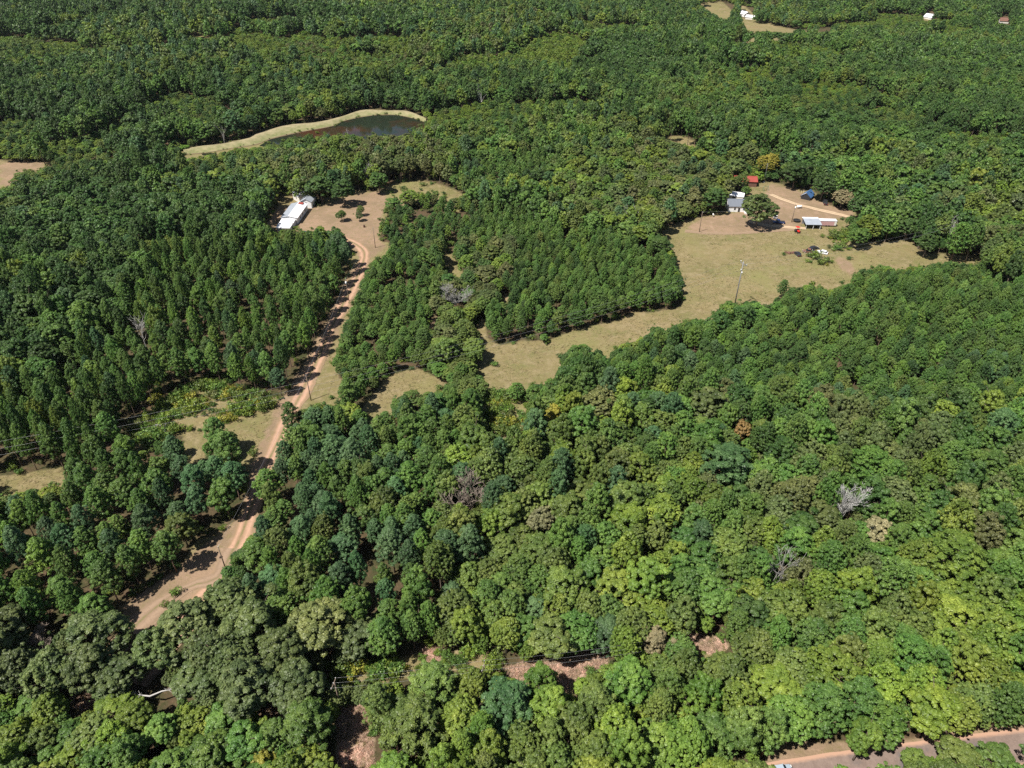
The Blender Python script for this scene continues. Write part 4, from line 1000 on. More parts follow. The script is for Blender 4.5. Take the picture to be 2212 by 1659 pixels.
ORD = ['', 'first', 'second', 'third', 'fourth', 'fifth', 'sixth', 'seventh', 'eighth', 'ninth', 'tenth', 'eleventh', 'twelfth', 'thirteenth', 'fourteenth', 'fifteenth',
       'sixteenth', 'seventeenth', 'eighteenth', 'nineteenth', 'twentieth'] + ['twenty-' + q for q in ('first', 'second', 'third', 'fourth', 'fifth', 'sixth', 'seventh', 'eighth', 'ninth')]
KW = lambda i: 'pine' if is_pine[i] else 'leafy tree'
show = np.where((area > 3) & (KIND != 'hold'))[0]
by = {}
for i in show: by.setdefault((KW(i), T_tone[i]), []).append(i)
used = set()
for (kw, tone), ids in by.items():
    ids = np.array([i for i in ids if i >= len(SPECIAL)])
    if not len(ids): continue
    D = np.array([[math.hypot(cpx[i] - mx, (cpy[i] - my)) for (mx, my), _ in MARKS] for i in ids])
    rank = D.argsort(0).argsort(0) + 1
    todo = [(rank[a, m], D[a, m], a, m) for a in range(len(ids)) if single[ids[a]] for m in range(len(MARKS)) if rank[a, m] <= 29]
    for rk, _d2, a, m in sorted(todo):
        i = ids[a]
        if T_label[i]: continue
        size = ('slim' if TR[i] < 2.3 else 'broad' if TR[i] > 3.6 else 'middling') if kw == 'pine' else ('small' if TR[i] < 3.1 else 'broad' if TR[i] > 4.4 else 'medium')
        lab = f'{tone} {kw}, {ORD[rk]} of its colour out from {MARKS[m][1]}'
        if len(lab.replace('-', ' ').split()) > 16: lab = lab.replace(' of its colour out from ', ' of its kind from ')
        if len((size + ' ' + lab).replace('-', ' ').split()) <= 16: lab = size + ' ' + lab
        if lab in used: continue
        used.add(lab); T_label[i] = lab
    for a in range(len(ids)):
        i = ids[a]
        if single[i] and not T_label[i]:
            m = int(D[a].argmin()); T_label[i] = f'{tone} {kw} deep in the woods around {MARKS[m][1]}'

def tree_group(i): return 'pine trees of the woods' if is_pine[i] else 'leafy trees of the woods'
def lerp(a, b, t): return a + (b - a) * t

for i in np.where(single)[0]:
    k = T_kind[i]; pr = PROTO[k, 'near'][proto_ix[i]]
    name = 'pine_tree' if is_pine[i] else 'broadleaf_tree'
    root = thing(name, T_label[i] or f'{T_tone[i]} {KW(i)} standing in the woods', 'pine' if is_pine[i] else 'tree', (TX[i], TY[i], TZ[i]), rot[i], tree_group(i))
    root.scale = (TR[i] / R0, TR[i] / R0, TH[i] / H0)
    c = link('crown', pr['crown'], root); c.color = tuple(tint[i])
    link('trunk', pr['trunk'], root)

# ------------------------------------------------------------------ the rest of the forest: one object per kind, instanced
def scatter(name, protos, pts, idx, rotz, scl, tint, label):
    coll = bpy.data.collections.new(name + '_kinds')
    for i, me in enumerate(protos):
        o = bpy.data.objects.new(f'{name}_kind.{i:03d}', me); coll.objects.link(o)
    me = bpy.data.meshes.new(name)
    me.vertices.add(len(pts)); me.vertices.foreach_set('co', np.asarray(pts, np.float32).ravel())
    for an, typ, arr, key in (('kind_index', 'INT', np.asarray(idx, np.int32), 'value'), ('turn', 'FLOAT_VECTOR', np.stack([np.zeros(len(pts)), np.zeros(len(pts)), rotz], 1).astype(np.float32), 'vector'),
                              ('size', 'FLOAT_VECTOR', np.asarray(scl, np.float32), 'vector'), ('tint', 'FLOAT_COLOR', np.asarray(tint, np.float32), 'color')):
        a = me.attributes.new(an, typ, 'POINT'); a.data.foreach_set(key, arr.ravel())
    o = link(name, me)
    ng = bpy.data.node_groups.new(name + '_scatter', 'GeometryNodeTree')
    ng.interface.new_socket('Geometry', in_out='INPUT', socket_type='NodeSocketGeometry')
    ng.interface.new_socket('Geometry', in_out='OUTPUT', socket_type='NodeSocketGeometry')
    n, l = ng.nodes, ng.links
    gi, go = n.new('NodeGroupInput'), n.new('NodeGroupOutput')
    ci = n.new('GeometryNodeCollectionInfo'); ci.inputs['Collection'].default_value = coll
    ci.inputs['Separate Children'].default_value = True; ci.inputs['Reset Children'].default_value = True
    ip = n.new('GeometryNodeInstanceOnPoints'); ip.inputs['Pick Instance'].default_value = True
    def na(nm, t):
        a = n.new('GeometryNodeInputNamedAttribute'); a.data_type = t; a.inputs['Name'].default_value = nm; return a.outputs['Attribute']
    l.new(gi.outputs[0], ip.inputs['Points']); l.new(ci.outputs[0], ip.inputs['Instance'])
    l.new(na('kind_index', 'INT'), ip.inputs['Instance Index'])
    er = n.new('FunctionNodeEulerToRotation'); l.new(na('turn', 'FLOAT_VECTOR'), er.inputs[0]); l.new(er.outputs[0], ip.inputs['Rotation'])
    l.new(na('size', 'FLOAT_VECTOR'), ip.inputs['Scale'])
    l.new(ip.outputs[0], go.inputs[0])
    md = o.modifiers.new('scatter', 'NODES'); md.node_group = ng
    return tag(o, label, None, None, 'stuff')

rest = (~single) & (KIND != 'hold')
def forest(name, kinds, label):
    protos, ids, pi = [], [], []
    for k in kinds:
        for lod, lo, hi in (('near', 0, 300), ('mid', 300, 560), ('far', 560, 1e9)):
            sel = np.where(rest & (KIND == k) & (cd >= lo) & (cd < hi))[0]
            base = len(protos); protos += [p['joined'] for p in PROTO[k, lod]]
            ids.append(sel); pi.append(base + proto_ix[sel])
    ids = np.concatenate(ids); pi = np.concatenate(pi)
    sc = np.stack([TR[ids] / R0, TR[ids] / R0, TH[ids] / H0], 1)
    scatter(name, protos, np.stack([TX[ids], TY[ids], TZ[ids] - .1], 1), pi, rot[ids], sc, tint[ids], label)
forest('pine_forest', ('pine', 'dome'), 'remaining pines of the woods, planted blocks and far slopes')
forest('broadleaf_forest', ('broad',), 'remaining leafy trees of the woods, far slopes included')
print('trees', NT, 'single', int(single.sum()))

# ------------------------------------------------------------------ shrubs, weeds and dry grass
def open_points(mask, n, seed, ymax=480, box=None):
    r = np.random.default_rng(seed)
    px = r.uniform(*(box[0:2] if box else (0, 2212)), n * 90); py = r.uniform(*(box[2:4] if box else (180, 1659)), n * 90)
    dx, dy, dz = ray(px, py); t = -CAM_H / dz
    x, y = dx * t, dy * t
    wgt = (dy * t) ** 2; wgt = wgt / wgt.max()
    k = look(mask, px, py) & (r.uniform(0, 1, len(px)) < wgt * 1.0 + .02) & (y < ymax)
    x, y = x[k][:n], y[k][:n]
    return x, y, r

rs2 = np.random.default_rng(77)
# single shrubs that show in the open ground
SHRUB_SPOTS = [(1540, 461, 2.2, 'bright green', 'low bright bush on the yard edge near the white house'), (1110, 742, 1.0, 'mid green', 'small bush by the power line wires in the clearing'),
 (1180, 742, 1.3, 'olive', 'roundish olive bush below the lone round pine'), (1068, 790, 1.6, 'mid green', 'young green bush at the tip of the clearing'),
 (890, 798, 1.0, 'deep green', 'small dark bush in the western power line clearing'), (1465, 640, 1.2, 'olive', 'low olive bush at the field corner'),
 (845, 418, 1.6, 'mid green', 'small bush on the lawn beyond the bare yard'), (915, 402, 1.9, 'olive', 'thin olive bush on the upper lawn'), (870, 408, 1.6, 'deep green', 'round dark bush on the upper lawn'),
 (933, 398, 1.4, 'deep green', 'dark bush beside the thin olive one on the lawn'), (408, 990, .9, 'brown-olive', 'brown bush in the small grass patch'),
 (1835, 560, 1.4, 'deep green', 'dark bush by the orange soil scar'), (1800, 508, 1.4, 'yellow-green', 'yellowish weeds bush past the open shed'), (1775, 512, 1.2, 'yellow-green', 'yellowish bush between shed and junk heap'),
 (1748, 555, 1.8, 'olive', 'grey green bush in front of the junk heap'), (1765, 560, 1.8, 'grey-olive', 'pale weedy bush beside the junk heap'), (1815, 535, 1.4, 'olive', 'olive bush left of the field trees'),
 (1450, 660, 1.0, 'mid green', 'small green bush by the planted pine corner')]
for sx, sy, r, tone, lab in SHRUB_SPOTS:
    p = at(sx, sy)
    root = thing('bush', lab, 'bush', p, float(rs2.uniform(0, 6)), 'bushes in the open ground'); root.scale = (r, r, r * .8)
    c = link('foliage', SHRUBS[int(rs2.integers(0, 4))][0], root); c.color = (*[q * 1.05 for q in T[tone]], 1)

x, y, r = open_points(M_LOW, 4200, 3)
k = (seg_dist(ROAD_DIRT, x, y) > 3.2)
x, y = x[k], y[k]; nn = len(x)
tn = [('yellow-green', 'mid green', 'olive', 'yellowing', 'bright green', 'brown-olive')[j] for j in r.choice(6, nn, p=[.34, .22, .2, .08, .1, .06])]
s = r.uniform(.6, 1.1, nn) + r.uniform(0, 1, nn) ** 3 * 1.9; keep_ = .5 * value_noise(x, y, 7, 31) + .3 * value_noise(x, y, 18, 32) + .2 * r.uniform(0, 1, nn) > .40; x, y, s = x[keep_], y[keep_], s[keep_]; nn = len(x); tn = [q for q, k_ in zip(tn, keep_) if k_]
scatter('undergrowth', [q[1] for q in SHRUBS], np.stack([x, y, np.zeros(nn)], 1), r.integers(0, 4, nn), r.uniform(0, 6, nn), np.stack([s, s, s * r.uniform(.7, 1.2, nn)], 1),
        np.array([[*T[t], 1] for t in tn]), 'yellow and green scrub under the power line')

# bushes under the trees of open-grown stands and along clearing edges
edge = blur(M_OPEN | M_LOW, 14)
x, y, r = open_points((edge > .02) & ~M_OPEN, 2600, 9)
k = (seg_dist(ROAD_DIRT, x, y) > 3.4) & (seg_dist(ROAD_PAVED, x, y) > 4.2)
x, y = x[k], y[k]; nn = len(x)
tn = [('yellow-green', 'mid green', 'olive', 'deep green', 'brown-olive')[j] for j in r.choice(5, nn, p=[.3, .25, .25, .12, .08])]
s = r.uniform(.5, 1.5, nn)
scatter('undergrowth', [q[1] for q in SHRUBS], np.stack([x, y, np.zeros(nn)], 1), r.integers(0, 4, nn), r.uniform(0, 6, nn), np.stack([s, s, s], 1),
        np.array([[*T[t], 1] for t in tn]), 'low scrub along the edges of the clearings')

# reeds and low bushes along the pond's edge
rr_ = np.random.default_rng(61); P_ = []
for i, q in enumerate(F0):
    for k in range(2):
        if rr_.uniform() < .5: P_.append((q.x + rr_.normal(0, 1.6), q.y + rr_.normal(.6, 1.1), .1))
P_ = np.array(P_); s = rr_.uniform(.4, 1.3, len(P_))
scatter('shore_reeds', [q[1] for q in SHRUBS], P_, rr_.integers(0, 4, len(P_)), rr_.uniform(0, 6, len(P_)), np.stack([s, s, s * .8], 1),
        np.array([[*T[('olive', 'yellow-green', 'brown-olive')[j]], 1] for j in rr_.integers(0, 3, len(P_))]), 'reeds and low growth along the pond edge')

def tuft_mesh(seed):
    r = np.random.default_rng(seed); n = 34
    b0 = np.stack([r.normal(0, .22, n), r.normal(0, .22, n), np.zeros(n)], 1)
    tip = b0 + np.stack([r.normal(0, .22, n), r.normal(0, .22, n), r.uniform(.25, .6, n)], 1)
    sd_ = unit(np.stack([r.normal(size=n), r.normal(size=n), np.zeros(n)], 1)) * .032
    v = np.stack([b0 - sd_, b0 + sd_, tip], 1).reshape(-1, 3)
    return fast_mesh('tuft', v, np.arange(3 * n).reshape(-1, 3), [LEAF_I], {'tone': ('FLOAT', np.repeat(r.uniform(0, 1, n), 3))})
TUFTS = [tuft_mesh(i) for i in range(4)]
x, y, r = open_points(M_OPEN & ~M_DIRT & ~fill(OPEN['pond']) & ~fill(OPEN['paved']), 16000, 21)
k = (seg_dist(ROAD_DIRT, x, y) > 2.6) & (.6 * value_noise(x, y, 9, 7) + .4 * value_noise(x, y, 3, 8) > .43); x, y = x[k], y[k]; nn = len(x)
base = np.array([(.30, .25, .125), (.26, .22, .105), (.19, .195, .065), (.34, .285, .155)])[r.choice(4, nn, p=[.35, .3, .2, .15])] * r.uniform(.8, 1.2, nn)[:, None]
s = r.uniform(.35, .9, nn)
scatter('dry_grass', TUFTS, np.stack([x, y, np.zeros(nn)], 1), r.integers(0, 4, nn), r.uniform(0, 6, nn), np.stack([s, s, s * r.uniform(.25, .8, nn)], 1), np.concatenate([base, np.ones((nn, 1))], 1), 'tufts of dry tan grass in the clearings')
x, y, r = open_points(M_BRUSH, 2600, 22, 400, (100, 1600, 1350, 1659)); nn = len(x)
base = np.array([(.56, .40, .30), (.46, .33, .24), (.66, .50, .38), (.25, .23, .09)])[r.choice(4, nn, p=[.4, .28, .22, .1])] * r.uniform(.8, 1.2, nn)[:, None]
s = r.uniform(.4, 1.0, nn)
scatter('dry_brush', TUFTS, np.stack([x, y, np.zeros(nn)], 1), r.integers(0, 4, nn), r.uniform(0, 6, nn), np.stack([s, s, s], 1), np.concatenate([base, np.ones((nn, 1))], 1), 'pinkish dry brush in the gaps between the lower trees')

# ------------------------------------------------------------------ dead and bare trees
def dead(spot, h, spread, seed, mat, label, levels=4, twigs=3, r0=.2, z=.6, name='dead_tree', group='bare and dead trees', **kw):
    p = at(spot[0], spot[1], h * z)
    root = thing(name, label, 'dead tree', p, seed * 1.1, group)
    tk, br = dead_tree_mesh(seed, h, spread, levels, r0, twigs, **kw)
    tk.build('trunk', mat, root, True); br.build('branches', mat, root, True)
    return root
dead((1831, 1088), 14, .36, 1, WHITEWOOD, 'white bare tree with fanned branches among green crowns', 4, 4, .28, up=.7)
dead((985, 636), 12.5, .85, 2, DEADWOOD, 'wide grey leafless tree full of fine twigs by the planted pines', 4, 4, .26)
dead((1012, 1070), 14, .6, 3, BROWNWOOD, 'brown leafless tree poking out of the middle woods', 4, 4, .2)
dead((1880, 652), 9, .5, 4, DEADWOOD, 'grey leafless tree inside the planted pines', 3, 3, .12)
dead((85, 1388), 7, 1.1, 5, BROWNWOOD, 'low brownish leafless thicket tree beside the big oaks', 4, 4, .14)
dead((1354, 447), 11, .3, 6, PALEWOOD, 'slim white dead snag, first of the two by the field', 2, 2, .2, .75)
dead((1378, 450), 11, .35, 7, PALEWOOD, 'leaning white dead snag, second of the two by the field', 2, 2, .2, .75)
dead((480, 283), 14, .25, 8, DEADWOOD, 'tall grey snag standing behind the pond bank', 2, 2, .22)
dead((1039, 190), 16, .25, 9, PALEWOOD, 'white dead snag in the far valley woods', 2, 2, .34, .85)
dead((2056, 492), 13, .45, 10, PALEWOOD, 'tall white bare tree near the crossarm pole', 3, 3, .18)
dead((750, 281), 5, .3, 13, PALEWOOD, 'pale dead trunk standing in the pond', 2, 2, .16)
dead((790, 360), 13, .5, 14, PALEWOOD, 'pale bare branches showing above the lawn oaks', 3, 3, .18, .8)
dead((1690, 1212), 14, .5, 15, DEADWOOD, 'grey bare limbs between the green domes', 3, 3, .16, .8)
dead((300, 705), 13, .6, 16, PALEWOOD, 'pale bare branches in the left hand pine stand', 3, 3, .16, .7)
# a fallen white limb
p = at(335, 1496, 3.6)
root = thing('fallen_branch', 'fallen white bare branch lying across a dark hollow', 'branch', (p.x, p.y, 3.0), R_(12))
mb = MB(); mb.tube([(-4.6, .5, .9), (-3, .2, .5), (-1, -.3, .2), (1.2, .1, .5), (3.2, -.2, .9)], [.07, .13, .17, .14, .08], 6)
mb.build('limb', PALEWOOD, root, True)
mb = MB(); rnd = random.Random(4)
for k in range(26):
    x = rnd.choice([-4.6, -4, -3.4, -2.6, 2.2, 2.8, 3.2, 3.4, 3.0]); a = Vector((x, rnd.uniform(-.2, .3), .6))
    q = a + Vector((rnd.uniform(-1.1, 1.1), rnd.uniform(-1, 1), rnd.uniform(-.2, 1))); mb.tube([a, a.lerp(q, .5) + Vector((0, 0, .15)), q], [.05, .035, .015], 4, False)
mb.build('twigs', PALEWOOD, root, True)

# ------------------------------------------------------------------ poles and wires
def utility_pole(spot, h, label, arm=2.2, rz=0.0, mat=POLEWOOD, r=.15, transformer=False, group='utility poles along the roads', p=None):
    p = p or at(*spot)
    root = thing('utility_pole', label, 'utility pole', p, rz, group)
    MB().tube([(0, 0, -.4), (0, 0, h * .5), (0, 0, h)], [r, r * .85, r * .65], 10).build('pole', mat, root, True)
    if arm:
        MB().box((0, r + .07, h - .5), (arm, .12, .14)).build('crossarm', mat, root)
        for sx in (-arm * .44, 0, arm * .44):
            MB().tube([(sx, r + .07, h - .43), (sx, r + .07, h - .30), (sx, r + .07, h - .15)], [.05, .09, .05], 8).build('insulator', PORCELAIN, root, True)
    else:
        MB().tube([(0, 0, h), (0, 0, h + .16), (0, 0, h + .3)], [.05, .08, .05], 8).build('insulator', PORCELAIN, root, True)
    if transformer:
        MB().tube([(0, -r - .32, h - 1.9), (0, -r - .32, h - .95), (0, -r - .32, h - .85)], [.3, .3, .2], 10).build('transformer', WHITE, root, True)
    return root, p

def wire(name, a, b, sag, rad, label, group):
    a, b = Vector(a), Vector(b); pts = []
    for i in range(33):
        t = i / 32; q = a.lerp(b, t); q.z -= sag * 4 * t * (1 - t); pts.append(q)
    o = MB().tube(pts, rad, 4).build(name, WIRE, None, True)
    return tag(o, label, 'wire', group)

_, q1 = utility_pole((811, 535.5), 9.2, 'dark wooden pole at the head of the dirt road', 0)
_, q2 = utility_pole((754, 650), 9.2, 'dark wooden pole halfway along the dirt road', 0, transformer=True)
_, q3 = utility_pole((672, 865), 9.2, 'dark wooden pole where wires cross the dirt road', 0)
_, q4 = utility_pole((488, 1230), 7.5, 'short dark pole at the lower end of the dirt road', 0)
_, q5 = utility_pole((1510.5, 501), 9.2, 'brown wooden pole on the field edge before the white house', 0)
_, q6 = utility_pole((1710, 480), 8.6, 'yard pole with a white transformer beside the sandy drive', 0, transformer=True)
for a, b, ha, hb, lab in ((q1, q2, 9.4, 9.4, 'thin service wire along the upper dirt road'), (q2, q3, 9.4, 9.4, 'thin service wire along the middle dirt road'), (q3, q4, 9.4, 7.7, 'thin service wire along the lower dirt road'),
                          (q5, q6, 9.4, 8.8, 'thin service wire across the house yard')):
    wire('service_wire', (a.x, a.y, ha), (b.x, b.y, hb), .9, .022, lab, 'service wires')

# transmission line
PA = at(1586, 663); HP = 18.5
PB = at(2046, 541); HB = 12.5
gl = at(0, 1052)
PC = PA + (gl - PA) * 1.22
line_dir = (gl - PA).normalized(); arm_rz = math.atan2(line_dir.y, line_dir.x) + math.pi / 2
for P_, hgt, lab in ((PA, HP, 'tall grey power pole with a wide crossarm in the mown field'), (PC, HP, 'tall grey power pole beyond the left pine stand')):
    root = thing('power_pole', lab, 'power pole', P_, arm_rz, 'tall power line poles')
    MB().tube([(0, 0, -.5), (0, 0, hgt * .5), (0, 0, hgt)], [.22, .18, .13], 12).build('pole', STEEL, root, True)
    MB().box((0, .26, hgt - 1.0), (3.6, .16, .22)).build('crossarm', STEEL, root)
    for s_ in (-1, 1): MB().tube([(s_ * 1.1, .26, hgt - 1.1), (0, .2, hgt - 2.2)], .05, 6).build('brace', STEEL, root)
    for s_ in (-1.6, 1.6): MB().tube([(s_, .26, hgt - .89), (s_, .26, hgt - .5), (s_, .26, hgt - .3)], [.07, .14, .07], 8).build('insulator', PORCELAIN, root, True)
    MB().tube([(.0, -.32, hgt - 3.6), (.0, -.4, hgt - 2.9)], [.12, .16], 8).build('insulator', PORCELAIN, root, True)
    MB().tube([(.35, 0, hgt - 4.6), (.35, 0, hgt - 3.9)], [.22, .22], 10).build('line_fuse', PORCELAIN, root, True)
root, _ = utility_pole(None, HB, 'wooden pole with a pale crossarm among the trees by the field', 2.6, arm_rz, group='tall power line poles', p=PB)
ax = Vector((math.cos(arm_rz), math.sin(arm_rz), 0))
for s_, dz, sg, nm in ((-1.6, -.25, 8.6, 'upper power wire, far side of the pair'), (1.6, -.25, 8.6, 'upper power wire, near side of the pair'), (0, -3.3, 8.6, 'lower power wire hanging under the pair')):
    a = PA + ax * s_ + Vector((0, 0, HP + dz)); c_ = PC + ax * s_ + Vector((0, 0, HP + dz)); b = PB + ax * s_ * .7 + Vector((0, 0, HB - .2 + dz * .2))
    wire('power_wire', a, c_, sg, .02, nm + ', over the clearing', 'power line wires')
    wire('power_wire', a, b, 2.5, .018, nm + ', over the mown field', 'power line wires')

# distribution line over the lower woods
_, r1 = utility_pole(None, 10, 'pole with a white crossarm above the shadowed hollow', 2.4, R_(80), group='poles in the lower woods', p=at(722, 1474, 10))
_, r2 = utility_pole(None, 10, 'pole with a white crossarm beside the pinkish dry brush', 2.4, R_(80), group='poles in the lower woods', p=at(1046, 1436, 10))
d12 = (r2 - r1)
r3 = r2 + d12 * 1.1; r0_ = r1 - d12 * 1.6
for k, s_ in enumerate((-1.05, 0, 1.05)):
    o_ = Vector((math.cos(R_(80)) * s_, math.sin(R_(80)) * s_, 9.85)); nm = ('outer', 'middle', 'inner')[k]
    wire('woods_wire', r1 + o_, r2 + o_, .5, .012, f'{nm} thin wire over the lower woods between the two poles', 'wires over the lower woods')
    wire('woods_wire', r2 + o_, r3 + o_, .6, .012, f'{nm} thin wire over the pinkish dry brush', 'wires over the lower woods')

# ------------------------------------------------------------------ buildings
def gable(root, w, d, eave, ridge, wall_m, roof_m, over=.35, along='y', t=.08, roof2=None, wall_name='wall'):
    """house body with a gable roof, ridge along local y; each wall and roof slope its own part"""
    for sx in (-1, 1):
        MB().box((sx * (w / 2 - .06), 0, eave / 2), (.12, d, eave)).build('wall', wall_m, root)
    for sy in (-1, 1):
        MB().prism([(-w / 2 + .12, 0), (w / 2 - .12, 0), (w / 2 - .12, eave - .01), (0, ridge - .03), (-w / 2 + .12, eave - .01)], sy * d / 2 - .06, sy * d / 2 + .06).build('wall', wall_m, root)
    for sx, m in ((-1, roof2 or roof_m), (1, roof_m)):
        k = (ridge - eave) / (w / 2)
        e = w / 2 + over
        MB().slab([(0, -d / 2 - over, ridge + t), (sx * e, -d / 2 - over, ridge + t - k * e), (sx * e, d / 2 + over, ridge + t - k * e), (0, d / 2 + over, ridge + t)], t).build('roof', m, root)
    MB().box((0, 0, ridge + t + .015), (.3, d + 2 * over, .05)).build('ridge_cap', roof_m, root)

def window(root, c, w, h, face, mat=GLASS):
    """face: 0 = -y wall, 1 = +x wall, 2 = +y, 3 = -x"""
    rz = (0, math.pi / 2, math.pi, -math.pi / 2)[face]
    m = Matrix.Translation(c) @ Matrix.Rotation(rz, 4, 'Z')
    f = MB()
    for s_ in (-1, 1):
        f.add([m @ Vector(v) for v in [(s_ * (w / 2) - .05, -.06, -h / 2 - .08), (s_ * (w / 2) + .05, -.06, -h / 2 - .08), (s_ * (w / 2) + .05, -.06, h / 2 + .08), (s_ * (w / 2) - .05, -.06, h / 2 + .08),
                                         (s_ * (w / 2) - .05, .02, -h / 2 - .08), (s_ * (w / 2) + .05, .02, -h / 2 - .08), (s_ * (w / 2) + .05, .02, h / 2 + .08), (s_ * (w / 2) - .05, .02, h / 2 + .08)]],
              [(0, 1, 2, 3), (4, 7, 6, 5), (0, 4, 5, 1), (1, 5, 6, 2), (2, 6, 7, 3), (3, 7, 4, 0)])
    o = f.build('window', WHITE, root)
    g_ = MB(); g_.add([m @ Vector(v) for v in [(-w / 2 + .06, -.025, -h / 2), (w / 2 - .06, -.025, -h / 2), (w / 2 - .06, -.025, h / 2), (-w / 2 + .06, -.025, h / 2)]], [(0, 1, 2, 3)])
    g_.build('pane', mat, o)

# left homestead: long white-roofed house with stepped porch roofs
p0 = at(601, 497)
hl = thing('farm_house', 'long white metal roofed house with stepped porch roofs in the bare yard', 'house', (p0.x + 3.9, p0.y + 15.5, 0), R_(-2))
gable(hl, 7.4, 17, 3.0, 3.9, WHITE, TIN_WHITE, .35, roof2=TIN_GREY)
for yy_, in ((-4,), (0,), (4,)): window(hl, (3.72, yy_, 1.6), 1.1, 1.2, 1)
MB().box((3.74, 6.0, 1.05), (.06, .95, 2.05)).build('door', CREAM, hl)
MB().slab([(-3.3, -13.0, 2.35), (3.2, -13.0, 2.35), (3.2, -8.95, 2.8), (-3.3, -8.95, 2.8)], .08).build('porch_roof', TIN_WHITE, hl)
MB().slab([(-3.7, -17.4, 1.75), (2.8, -17.4, 1.75), (2.8, -13.1, 2.2), (-3.7, -13.1, 2.2)], .08).build('porch_roof', TIN_WHITE, hl)
MB().box((2.85, -12.9, 1.05), (.12, 8.0, 2.1)).build('porch_wall', WHITE, hl)
MB().box((-3.0, -12.9, 1.05), (.12, 8.0, 2.1)).build('porch_wall', WHITE, hl)
MB().box((-.1, -16.8, .85), (5.6, .12, 1.7)).build('porch_wall', WHITE, hl)
MB().slab([(.2, 6.2, 4.02), (2.4, 6.2, 3.78), (2.4, 8.4, 3.78), (.2, 8.4, 4.02)], .05).build('roof_patch', RED_ROOF, hl)
hb = thing('gable_house', 'small white gabled building behind the long white house', 'house', (p0.x + 7.0, p0.y + 29.5, 0), R_(-4))
gable(hb, 5.2, 6.5, 3.3, 4.6, WHITE, TIN_GREY, .4)
window(hb, (0, -3.33, 2.3), .9, 1.1, 0)
hc = thing('barn', 'grey metal roofed barn at the back of the yard', 'barn', (p0.x + 2.6, p0.y + 37.0, 0), R_(38))
gable(hc, 7.0, 8.0, 3.6, 5.2, CREAM, TIN_GREY, .4)
MB().box((0, -4.09, 1.3), (2.4, .06, 2.6)).build('door', DARK, hc)

# right homestead
p1 = at(1594, 459)
hr = thing('white_house', 'small white house with a dark shingle roof behind the yard oak', 'house', (p1.x + 1.2, p1.y + 4.6, 0), R_(88))
gable(hr, 8.0, 11.0, 2.9, 4.9, WHITE, SHINGLE, .4)
window(hr, (-4.02, 2.6, 1.6), 1.0, 1.2, 3); window(hr, (-4.02, -1.6, 1.6), 1.0, 1.2, 3)
MB().box((-4.04, .6, 1.0), (.06, .95, 2.0)).build('door', DARK, hr)
MB().box((-5.4, -3.2, .35), (2.4, 2.8, .7)).build('porch', WHITE, hr)
for yy_ in (-4.4, -2.0): MB().box((-6.4, yy_, 1.5), (.12, .12, 1.7)).build('porch_post', WHITE, hr)
MB().slab([(-6.7, -4.8, 2.4), (-4.45, -4.8, 2.75), (-4.45, -1.6, 2.75), (-6.7, -1.6, 2.4)], .08).build('porch_roof', SHINGLE, hr)
p2 = at(1588, 432)
hw = thing('outbuilding', 'white metal roofed outbuilding behind the small white house', 'shed', (p2.x, p2.y + 2, 0), R_(70))
gable(hw, 6.0, 8.5, 2.4, 3.2, CREAM, TIN_WHITE, .3)
MB().box((-3.04, 0, 1.0), (.06, 1.6, 2.0)).build('door', DARK, hw)
p3 = at(1612, 404)
hd = thing('red_barn', 'red metal roofed barn half hidden by trees', 'barn', (p3.x, p3.y + 4, 0), R_(84))
gable(hd, 7.0, 11.0, 2.8, 4.4, RUST, RED_ROOF, .4)
MB().box((-3.54, 2, 1.2), (.06, 3.0, 2.4)).build('door', DARK, hd)
p4 = at(1746, 430)
ht = thing('blue_shed', 'small blue roofed shed with white roof edge under the dark oak', 'shed', (p4.x, p4.y + 1.5, 0), R_(-38))
gable(ht, 4.6, 6.0, 1.6, 3.5, DARK, BLUE_TARP, .25)
MB().slab([(-2.62, -3.34, 1.62), (-2.42, -3.34, 1.80), (-.02, -3.34, 3.72), (-.02, -3.34, 3.50)], .10).build('roof_edge', WHITE, ht)
# open shed with a box trailer
p5 = at(1740, 495)
hs = thing('open_shed', 'open fronted shed with white sloping roof and posts', 'shed', (p5.x, p5.y, 0), R_(-3))
MB().slab([(-.4, -.3, 2.3), (6.8, -.3, 2.3), (6.8, 5.2, 3.1), (-.4, 5.2, 3.1)], .08).build('roof', TIN_GREY, hs)
MB().slab([(-.4, 5.25, 3.12), (6.8, 5.25, 3.12), (6.8, 6.9, 3.0), (-.4, 6.9, 3.0)], .08).build('roof', TIN_WHITE, hs)
for sx in (0, 3.2, 6.3):
    MB().box((sx, 0, 1.1), (.14, .14, 2.2)).build('post', WHITE, hs)
MB().box((3.2, 6.4, 1.4), (6.5, .1, 2.8)).build('back_wall', GREYWOOD, hs)
MB().box((6.35, 3.4, 1.15), (.1, 5.8, 2.3)).build('side_wall', GREYWOOD, hs)
tr = thing('box_trailer', 'faded pink box trailer with white roof beside the open shed', 'trailer', (p5.x + 11.0, p5.y + 4.0, 0), R_(-4))
MB().box((0, 0, 1.65), (7.4, 2.5, 2.2)).build('body', PINKWALL, tr)
MB().box((0, 0, 2.80), (7.6, 2.7, .10)).build('roof', TIN_WHITE, tr)
for sx in (-.7, .5):
    for sy in (-1.28, 1.28):
        MB().tube([(sx, sy - .1, .4), (sx, sy + .1, .4)], .4, 12).build('wheel', BLACK, tr, True)
MB().box((3.2, -1.28, 1.6), (.9, .05, 1.8)).build('door', CREAM, tr)
MB().box((-4.4, 0, .5), (1.6, .12, .12)).build('hitch', DARK, tr)

